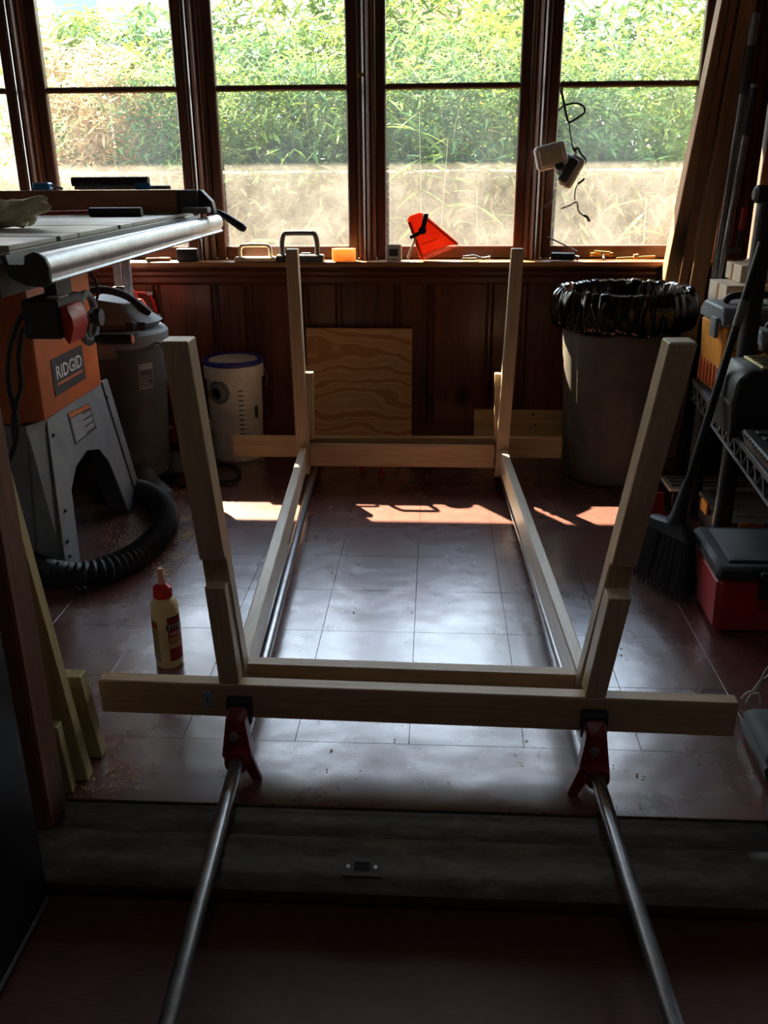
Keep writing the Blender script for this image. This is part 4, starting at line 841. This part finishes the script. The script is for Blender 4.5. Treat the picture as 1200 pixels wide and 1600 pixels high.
bm = B(); box(bm, (-2.46, 3.97, .781), (-1.79, 4.61, .80), .006); obj('lid', bm, 'dgrey', cr_)
# things on the floor under the shelf
t = thing('storage_bin', (1.3, 3.95, 0), 'flat grey storage bin with ridged lid on the floor under the shelf', 'bin')
bm = B(); box(bm, (1.10, 3.90, .002), (1.55, 4.06-.0, .085), .008); obj('bin_body', bm, 'rubber', t)
bm = B(); box(bm, (1.08, 3.89, .086), (1.56, 4.07, .105), .006); bl_ = obj('lid', bm, 'white', t)
for k in range(3):
    bm = B(); box(bm, (1.10, 3.915+k*.05, .1052), (1.54, 3.935+k*.05, .112), .003); obj('ridge', bm, 'grey', bl_)
t = thing('parts_organizer', (1.3, 3.55, 0), 'clear-lidded parts organizer with yellow latches on the floor by the post', 'organizer')
bm = B(); box(bm, (1.19, 3.42, .002), (1.52, 3.80, .10), .006); obj('box', bm, 'black', t)
bm = B(); box(bm, (1.185, 3.415, .101), (1.525, 3.805, .125), .006); ol = obj('lid', bm, 'clear', t)
for y_ in (3.44, 3.62):
    bm = B(); box(bm, (1.172, y_, .075), (1.184, y_+.09, .13), .004); obj('latch', bm, 'yellow', t)
for x_ in (1.24, 1.40):
    bm = B(); box(bm, (x_, 3.402, .06), (x_+.10, 3.414, .13), .004); obj('latch', bm, 'yellow', t)
bm = B(); box(bm, (1.21, 3.50, .1252), (1.49, 3.515, .1275)); box(bm, (1.21, 3.70, .1252), (1.49, 3.715, .1275)); obj('divider', bm, 'grey', ol)
# red tool box
t = thing('tool_box', (1.14, 2.88, 0), 'red plastic tool box with dusty black lid on the floor at right', 'tool box')
bm = B(); hexa(bm, [(.955, 2.715, .002), (1.40, 2.715, .002), (1.40, 3.04, .002), (.965, 3.04, .002)], [(.945, 2.705, .205), (1.41, 2.705, .205), (1.41, 3.06, .205), (.955, 3.06, .205)], .018); rb = obj('body', bm, 'red', t)
bm = B(); hexa(bm, [(.930, 2.69, .206), (1.42, 2.69, .206), (1.42, 3.08, .206), (.945, 3.08, .206)], [(.945, 2.705, .250), (1.42, 2.705, .250), (1.42, 3.07, .250), (.960, 3.07, .250)], .012); ld = obj('lid', bm, 'black', t)
bm = B(); hexa(bm, [(.985, 2.745, .2505), (1.38, 2.745, .2505), (1.38, 3.03, .2505), (.995, 3.03, .2505)], [(.99, 2.75, .259), (1.375, 2.75, .259), (1.375, 3.025, .259), (1.0, 3.025, .259)], .004); obj('lid_window', bm, 'dgrey', ld)
bm = B(); box(bm, (1.07, 2.672, .15), (1.15, 2.689, .245), .006, 2); obj('latch', bm, 'black', t)
bm = B(); box(bm, (1.20, 2.80, .2595), (1.36, 2.83, .272), .004); obj('lid_clip', bm, 'red', ld)
# broom
P0, P1 = at(997, 894, Z=.004), at(1081, 940, Z=.004); mid = (P0+P1)/2; ax = (P1-P0).normalized(); nx_ = V(-ax.y, ax.x, 0)
hz = .215; t = thing('broom', (mid.x, mid.y, 0), 'black broom standing bristles down, handle leaning on the shelf post', 'broom')
vs = []; fs = []; rr = random.Random(9)
for i in range(620):
    f = rr.uniform(-.5, .5); g = rr.uniform(-.5, .5); top = mid+ax*(f*.22)+nx_*(g*.05)+V(0, 0, hz); bot = mid+ax*(f*.30+rr.gauss(0, .004))+nx_*(g*.13); bot.z = .003+.02*rr.random(); k = len(vs)
    w = ax*.0022; vs += [top-w, top+w, bot+w*.6, bot-w*.6]; fs.append((k, k+1, k+2, k+3))
pydata('bristles', vs, fs, 'rubber', t, mid)
bm = B(); hexa(bm, [mid-ax*.12-nx_*.032+V(0, 0, hz), mid+ax*.12-nx_*.032+V(0, 0, hz), mid+ax*.12+nx_*.032+V(0, 0, hz), mid-ax*.12+nx_*.032+V(0, 0, hz)], [mid-ax*.10-nx_*.025+V(0, 0, hz+.045), mid+ax*.07-nx_*.025+V(0, 0, hz+.06), mid+ax*.07+nx_*.025+V(0, 0, hz+.06), mid-ax*.10+nx_*.025+V(0, 0, hz+.045)], .008); obj('head', bm, 'black', t)
s0 = mid+ax*.02+V(0, 0, hz+.05); s2 = at(1184, 402, Y=3.18); dv = (s2-s0).normalized()
bm = B(); tube(bm, [s0, s0+dv*.03, s0+dv*.12, s0+dv*.16], [.036, .028, .021, .018], 14); obj('socket', bm, 'black', t)
bm = B(); tube(bm, [s0+dv*.161, s2, s2+dv*.05], .0145, 12); obj('handle', bm, 'rubber', t)
q = at(1087, 512, Y=(s0+(s2-s0)*.78).y-.02); bm = B(); c = s0+(s2-s0)*.80; tube(bm, [c-dv*.045, c+dv*.045], .0155, 12); obj('sticker', bm, 'grey', t)
dp = at(1012, 832, Y=3.30); bm = B(); prism(bm, [V(dp.x-.10, 3.36, .004), V(dp.x+.10, 3.36, .004), V(dp.x+.08, 3.42, .25), V(dp.x-.06, 3.42, .25)], (0, .012, 0), .003); obj('dustpan', bm, 'red', label='red dustpan standing upright behind the broom', cat='dustpan')
# object cut off at the right edge
t = thing('tool_bag', (1.0, 2.1, 0), 'dark bag with grey top, cut off at the right edge', 'bag')
bm = B(); hexa(bm, [(.862, 1.90, .002), (1.25, 1.90, .002), (1.25, 2.16, .002), (.872, 2.16, .002)], [(.848, 1.905, .06), (1.25, 1.905, .06), (1.25, 2.15, .06), (.855, 2.15, .06)], .015); obj('bag_body', bm, 'rubber', t)
bm = B(); hexa(bm, [(.845, 1.90, .061), (1.26, 1.90, .061), (1.26, 2.15, .061), (.855, 2.15, .061)], [(.868, 1.93, .10), (1.26, 1.93, .10), (1.26, 2.12, .10), (.875, 2.12, .10)], .012); obj('bag_top', bm, 'dgrey', t)
bm = B()
for pts in (((1158, 1092), (1168, 1082), (1182, 1077), (1195, 1050), (1206, 1036)), ((1166, 1098), (1176, 1080), (1190, 1062), (1198, 1058), (1210, 1046)), ((1172, 1086), (1186, 1084), (1188, 1100))):
    tube(bm, smooth_path([at(a, b, Y=2.13) for a, b in pts], 5), .0028, 6)
cb = obj('charging_cable', bm, 'white', label='thin white cables over the dark bag at the right edge', cat='cable')
# ================================================================== BOARDS LEANING IN THE DOORWAY, LEFT
G = 'boards leaning beside the doorway'
def lb_(x0, x1, yb, yt, dep, z1, dx, label):
    bm = B(); hexa(bm, [(x0, yb, .003), (x1, yb, .003), (x1, yb+dep, .003), (x0, yb+dep, .003)], [(x0+dx, yt, z1), (x1+dx, yt, z1), (x1+dx, yt+dep, z1), (x0+dx, yt+dep, z1)], .002); obj('leaning_board', bm, 'poplar', label=label, cat='board', group=G)
lb_(-1.10, -.876, 1.945, 1.91, .040, .275, -.012, 'short pale board leaning beyond the others by the doorway')
lb_(-1.02, -.878, 1.850, 1.79, .036, 1.75, -.146, 'tallest pale board leaning in the doorway beside the worn jamb')
lb_(-.975, -.900, 1.800, 1.793, .030, .205, -.010, 'shortest thin board leaning between jamb and tallest board')
# ================================================================== WINDOW SILL
ZZ = 1.0228
def sx_(px, py=405, Y=4.80): return at(px, py, Y=Y).x
def sz_(px, py, Y=4.80): return max(at(px, py, Y=Y).z, ZZ)
a, b = sx_(278), sx_(311); bm = B(); box(bm, (a, 4.775, ZZ), (b, 4.825, sz_(290, 388)), .006, 2); obj('sanding_block', bm, 'rubber', label='small black block on the sill behind the saw rail', cat='block')
def float_(pa, pb, ptop, mt_h, mt_b, hr, label, bh=.022, Y=4.79):
    a, b = sx_(pa, Y=Y), sx_(pb, Y=Y); zt = at((pa+pb)/2, ptop, Y=Y).z; t = thing('hand_float', ((a+b)/2, Y, ZZ), label, 'tool', 'handled floats on the sill')
    bm = B(); box(bm, (a-.02, Y-.028, ZZ), (b+.02, Y+.04, ZZ+bh), .005); obj('base', bm, mt_b, t)
    bm = B(); z0 = ZZ+bh+.0005; r = hr; tube(bm, smooth_path([(a+r, Y, z0), (a+r, Y, z0+(zt-z0)*.5), (a+r+.012, Y, zt-r*1.4), (a+r+.04, Y, zt-r), (b-r-.04, Y, zt-r), (b-r-.012, Y, zt-r*1.4), (b-r, Y, z0+(zt-z0)*.5), (b-r, Y, z0)], 5), r, 12); obj('handle', bm, mt_h, t)
float_(373, 426, 380, 'card', 'card', .010, 'tan plastic float with low handle at the left on the sill')
float_(438, 500, 360, 'grey', 'dgrey', .013, 'grey float with tall arched handle on the sill', .032)
a, b = sx_(468), sx_(486); bm = B(); lathe(bm, ((a+b)/2, 4.835, ZZ), [(0, 0), (.026, 0), (.028, .004), (.028, .034), (.026, .038), (0, .038)], 20); obj('tape_measure', bm, 'rubber', label='small round black tape measure on the sill by the arched float', cat='tape measure')
a, b = sx_(519, Y=4.80), sx_(556, Y=4.80); bm = B(); lathe(bm, ((a+b)/2, 4.815, ZZ), [(.03, 0), ((b-a)/2, 0), ((b-a)/2, .062), (.03, .062), (.03, 0)], 32)
for v in bm.verts: v.co.y = 4.80+(v.co.y-4.815)*.62
obj('tape_roll', bm, 'tape_roll', label='cream roll of tape on the sill left of the middle post', cat='tape roll')
# small thermometer
a, b = sx_(602, Y=4.78), sx_(628, Y=4.78); zt = at(615, 382, Y=4.78).z; t = thing('thermometer', ((a+b)/2, 4.78, ZZ), 'white square digital thermometer with grey screen on the sill', 'thermometer')
bm = B(); box(bm, (a, 4.775, ZZ), (b, 4.797, zt), .012, 3); obj('case', bm, 'white', t)
bm = B(); box(bm, (a+.02, 4.7735, ZZ+.026), (b-.02, 4.7746, zt-.022), .0005); obj('screen', bm, 'label_grey', t)
bm = B(); lathe(bm, ((a+b)/2, 4.7745, ZZ+.012), [(0, 0), (.004, 0)], 10, rot=Matrix.Rotation(pi/2, 3, 'X')); obj('button', bm, 'grey', t)
# red featherboard
FY = 4.815; t = thing('featherboard', (at(672, 390, Y=FY).x, FY, ZZ), 'translucent red featherboard with black knobs propped on the sill', 'featherboard')
FP = lambda px, py, dy=0: V(*(at(px, py, Y=FY+dy))[:])
poly = [FP(*q) for q in ((636, 344), (640, 337), (655, 332), (662, 334), (714, 378), (717, 382), (700, 388), (655, 408), (652, 404))]
for q in poly: q.z = max(q.z, ZZ+.001)
bm = B(); prism(bm, poly[:6]+[FP(700, 384), FP(663, 398), FP(655, 400)], (0, .012, 0), .003); fb = obj('body', bm, 'red_acrylic', t)
for k in range(13):
    f = k/12; a = V(*(FP(655, 401)*(1-f)+FP(700, 385)*f)[:]); b = FP(662, 407)*(1-f)+FP(718, 384)*f; b.z = max(b.z, ZZ+.002)
    bm = B(); dn = (b-a); sd = V(.0028, 0, .001); prism(bm, [a-sd, a+sd, b+sd, b-sd], (0, .008, 0)); obj('tooth', bm, 'red_acrylic', t)
bm = B(); prism(bm, [FP(657, 336, -.012), FP(661, 336, -.012), FP(716, 380, -.012), FP(713, 384, -.012)], (0, .011, 0), .002); obj('rail', bm, 'red_acrylic', t)
bm = B(); prism(bm, [FP(637, 346, -.012), FP(641, 345, -.012), FP(662, 404, -.012), FP(658, 406, -.012)], (0, .011, 0), .002); obj('rail', bm, 'red_acrylic', t)
kc = FP(660, 360, -.018); bm = B(); lathe(bm, kc, [(0, -.012), (.019, -.012), (.021, 0), (.019, .014), (0, .016)], 20, rot=Matrix.Rotation(pi/2, 3, 'X')); kn = obj('knob', bm, 'rubber', t)
bm = B(); prism(bm, [FP(658, 354, -.016), FP(662, 333, -.016), FP(670, 334, -.016), FP(665, 356, -.016)], (0, -.010, 0), .002); prism(bm, [FP(655, 361, -.016), FP(640, 368, -.016), FP(641, 374, -.016), FP(657, 367, -.016)], (0, -.010, 0), .002); obj('knob_arm', bm, 'rubber', t)
bm = B(); text_bm(bm, 'FEATHERBOARD', FP(659, 383, -.0015), FP(680, 374)-FP(659, 381), V(.1, 0, 1), .011, .0005); obj('lettering', bm, 'label_dark', fb, smooth=0)
bm = B(); tube(bm, [FP(649, 372, -.02), FP(637, 404, -.02)], .006, 8); 
for v in bm.verts: v.co.z = max(v.co.z, ZZ+.001)
obj('clear_bar', bm, 'clear', t)
# small metal tools
def rods(name, specs, label, cat, Y=4.80):
    p = at(specs[0][0], specs[0][1], Y=Y); t = thing(name, (p.x, Y, ZZ), label, cat)
    for nm, pts, r, mt in specs[1:]:
        bm = B(); tube(bm, [V(at(px, py, Y=Y).x, Y+dy, max(at(px, py, Y=Y).z, ZZ+r)) for px, py, dy in pts], r, 8); obj(nm, bm, mt, t)
rods('pliers', [(740, 404), ('jaw', [(766, 402, 0), (758, 404, .002)], .008, 'steel'), ('handle', [(757, 403, 0), (740, 405, .01), (722, 405, .012)], .006, 'dgrey'), ('handle', [(757, 405, -.001), (740, 399, -.012), (724, 401, -.014)], .006, 'steel')], 'pliers lying on the sill right of the red featherboard', 'pliers')
rods('marking_gauge', [(880, 400), ('barrel', [(861, 400, 0), (897, 402, 0)], .020, 'rubber'), ('tip', [(897.5, 402, 0), (904, 404, 0)], .012, 'steel'), ('rod', [(857, 371, .06), (902, 393, 0)], .0035, 'dgrey')], 'dark cylinder with a thin rod across it, on the sill by the right post', 'tool')
rods('sash_latch', [(942, 400), ('plate', [(925, 399, .05), (960, 399, .05)], .010, 'brass'), ('lever', [(943, 395, .035), (943, 409, .0)], .008, 'steel'), ('bolt', [(930, 394, .03), (955, 396, .03)], .007, 'brass')], 'brass window latch on the sill of the rightmost window', 'latch')
rods('metal_rod', [(990, 402), ('shaft', [(963, 404, 0), (1024, 401, .01)], .006, 'brass'), ('knob', [(990, 401, .0), (997, 400, .0)], .012, 'sill')], 'thin rod lying on the sill in front of the rightmost pane', 'rod', 4.80)
for i, (px, lb) in enumerate(((238, 'dark wood scrap on the sill, left one behind the saw'), (255, 'dark wood scrap on the sill, right one behind the saw'))):
    x_ = sx_(px); bm = B(); box(bm, (x_-.03, 4.775+.02*i, ZZ), (x_+.035, 4.81+.02*i, ZZ+.018), .004, rot=Matrix.Rotation(.3-.5*i, 3, 'Z')); obj('wood_scrap', bm, 'worn', label=lb, cat='wood scrap')
# ================================================================== RESPIRATOR HANGING ON THE WINDOW POST
RY = 4.76; t = thing('respirator', at(885, 250, Y=RY), 'half-mask respirator with white cartridges hanging by its strap from the window', 'respirator')
rp_ = lambda px, py, dy=0: V(*(at(px, py, Y=RY+dy))[:])
def cart(px, py, rx, rz, ang, mt, dy=0):
    c = rp_(px, py, dy); rm = Matrix.Rotation(radians(ang), 3, 'Y'); bm = B()
    box(bm, c-V(rx, .026, rz), c+V(rx, .026, rz), .022, 4, rot=rm); o = obj('cartridge', bm, mt, t)
    bm = B(); box(bm, c-V(rx*.72, .034, rz*.68), c+V(rx*.72, -.0262, rz*.68), .004, 2, rot=rm)
    for v in bm.verts: pass
    obj('cartridge_rim', bm, 'card', o)
    bm = B(); box(bm, c-V(rx*.4, .038, rz*.38), c+V(rx*.4, -.0345, rz*.38), .001, rot=rm); obj('filter_window', bm, 'paper', o)
cart(861, 244, .078, .058, -14, 'white', -.03); 
c = rp_(893, 268, .01); bm = B(); box(bm, c-V(.038, .03, .078), c+V(.038, .03, .078), .02, 4, rot=Matrix.Rotation(radians(28), 3, 'Y')); k1 = obj('cartridge', bm, 'white', t)
c = rp_(888, 266, -.03); bm = B(); box(bm, c-V(.026, .02, .062), c+V(.026, .02, .062), .012, 3, rot=Matrix.Rotation(radians(30), 3, 'Y')); obj('cartridge_cover', bm, 'dgrey', k1)
c = rp_(884, 258, .0)
bm = B(); bmesh.ops.create_icosphere(bm, subdivisions=3, radius=1)
for v in bm.verts: d = v.co; v.co = c+V(d.x*.048+d.z*.012, d.y*.05+.005, d.z*.052)*(1+.12*noise.noise(d*2))
obj('facepiece', bm, 'grey', t)
bm = B(); cyl(bm, rp_(874, 258, -.06), rp_(874, 258, -.03), .020, .024, 16); obj('valve', bm, 'black', t)
def strap(pts, w, mt, dy=0, name='strap'):
    bm = B(); P_ = smooth_path([rp_(*q) for q in pts], 6); tube(bm, P_, w, 6); 
    obj(name, bm, mt, t)
strap([(877, 141, .02), (881, 160, 0), (886, 185, 0), (889, 192, 0)], .006, 'rubber')
strap([(889, 192, 0), (903, 184, -.01), (913, 176, -.02), (913, 168, -.02), (905, 162, -.02), (892, 162, 0), (880, 166, .01), (873, 172, .03)], .0055, 'rubber')
strap([(889, 192, 0), (891, 208, 0), (894, 226, 0)], .003, 'rubber')
strap([(894, 226, 0), (898, 236, -.01), (902, 231, -.01), (908, 241, -.01), (915, 249, 0), (914, 256, 0)], .005, 'black')
strap([(898, 250, .0), (899, 238, 0), (897, 230, 0)], .008, 'white')
strap([(905, 285, 0), (899, 296, 0), (898, 313, 0)], .003, 'dgrey'); strap([(913, 279, 0), (909, 283, 0), (903, 287, 0)], .006, 'dgrey')
strap([(876, 326, 0), (890, 321, 0), (901, 316, 0), (904, 330, 0), (912, 337, 0)], .0045, 'white'); strap([(912, 337, 0), (917, 339, 0), (921, 346, 0)], .007, 'dgrey')
strap([(864, 298, 0), (863, 312, 0), (855, 322, 0), (847, 324, 0), (845, 331, 0)], .004, 'grey')
bm = B(); p = rp_(877, 139, .03); cyl(bm, p+V(0, .045, 0), p-V(0, .02, 0), .006, .008, 8); obj('hook_nail', bm, 'steel', t)
# ================================================================== SAWDUST AND CHIPS
rr = random.Random(21)
def dust(label, pts, n, size):
    vs = []; fs = []
    for _ in range(n):
        px, py, sp = rr.choice(pts); p = at(px+rr.gauss(0, sp), py+rr.gauss(0, sp*.6), Z=0); 
        if p.y < 1.81: continue
        z = .0012+rr.random()*.003; a = rr.uniform(0, 6.28); s_ = size*rr.uniform(.4, 1.5); u = V(cos(a), sin(a), rr.uniform(-.1, .2))*s_; w = V(-sin(a), cos(a), 0)*s_*rr.uniform(.2, .6); k = len(vs); c = V(p.x, p.y, z)
        vs += [c, c+u, c+u+w, c+w]; fs.append((k, k+1, k+2, k+3))
    me = bpy.data.meshes.new('sawdust'); o_ = vs[0].copy(); me.from_pydata([(v-o_)*S for v in vs], [], fs); me.materials.append(M['plank'])
    link('sawdust', me, o_*S, None, label, 'sawdust', None, 'stuff')
dust('pale sawdust scattered along the outside of the black hose', [(275, 790, 9), (290, 810, 7), (288, 840, 8), (275, 870, 10), (255, 895, 10), (285, 770, 8), (300, 830, 8), (160, 830, 30), (200, 850, 22)], 2600, .006)
dust('wood chips on the floor by the leaning boards', [(130, 1238, 12), (150, 1242, 14), (185, 1205, 14), (210, 1215, 20), (170, 1170, 10), (230, 1150, 30)], 260, .007)
dust('scattered wood chips over the open floor', [(350, 1220, 60), (500, 1180, 90), (700, 1230, 120), (1000, 1230, 80), (620, 940, 120), (800, 1180, 80), (1000, 1000, 60)], 110, .008)
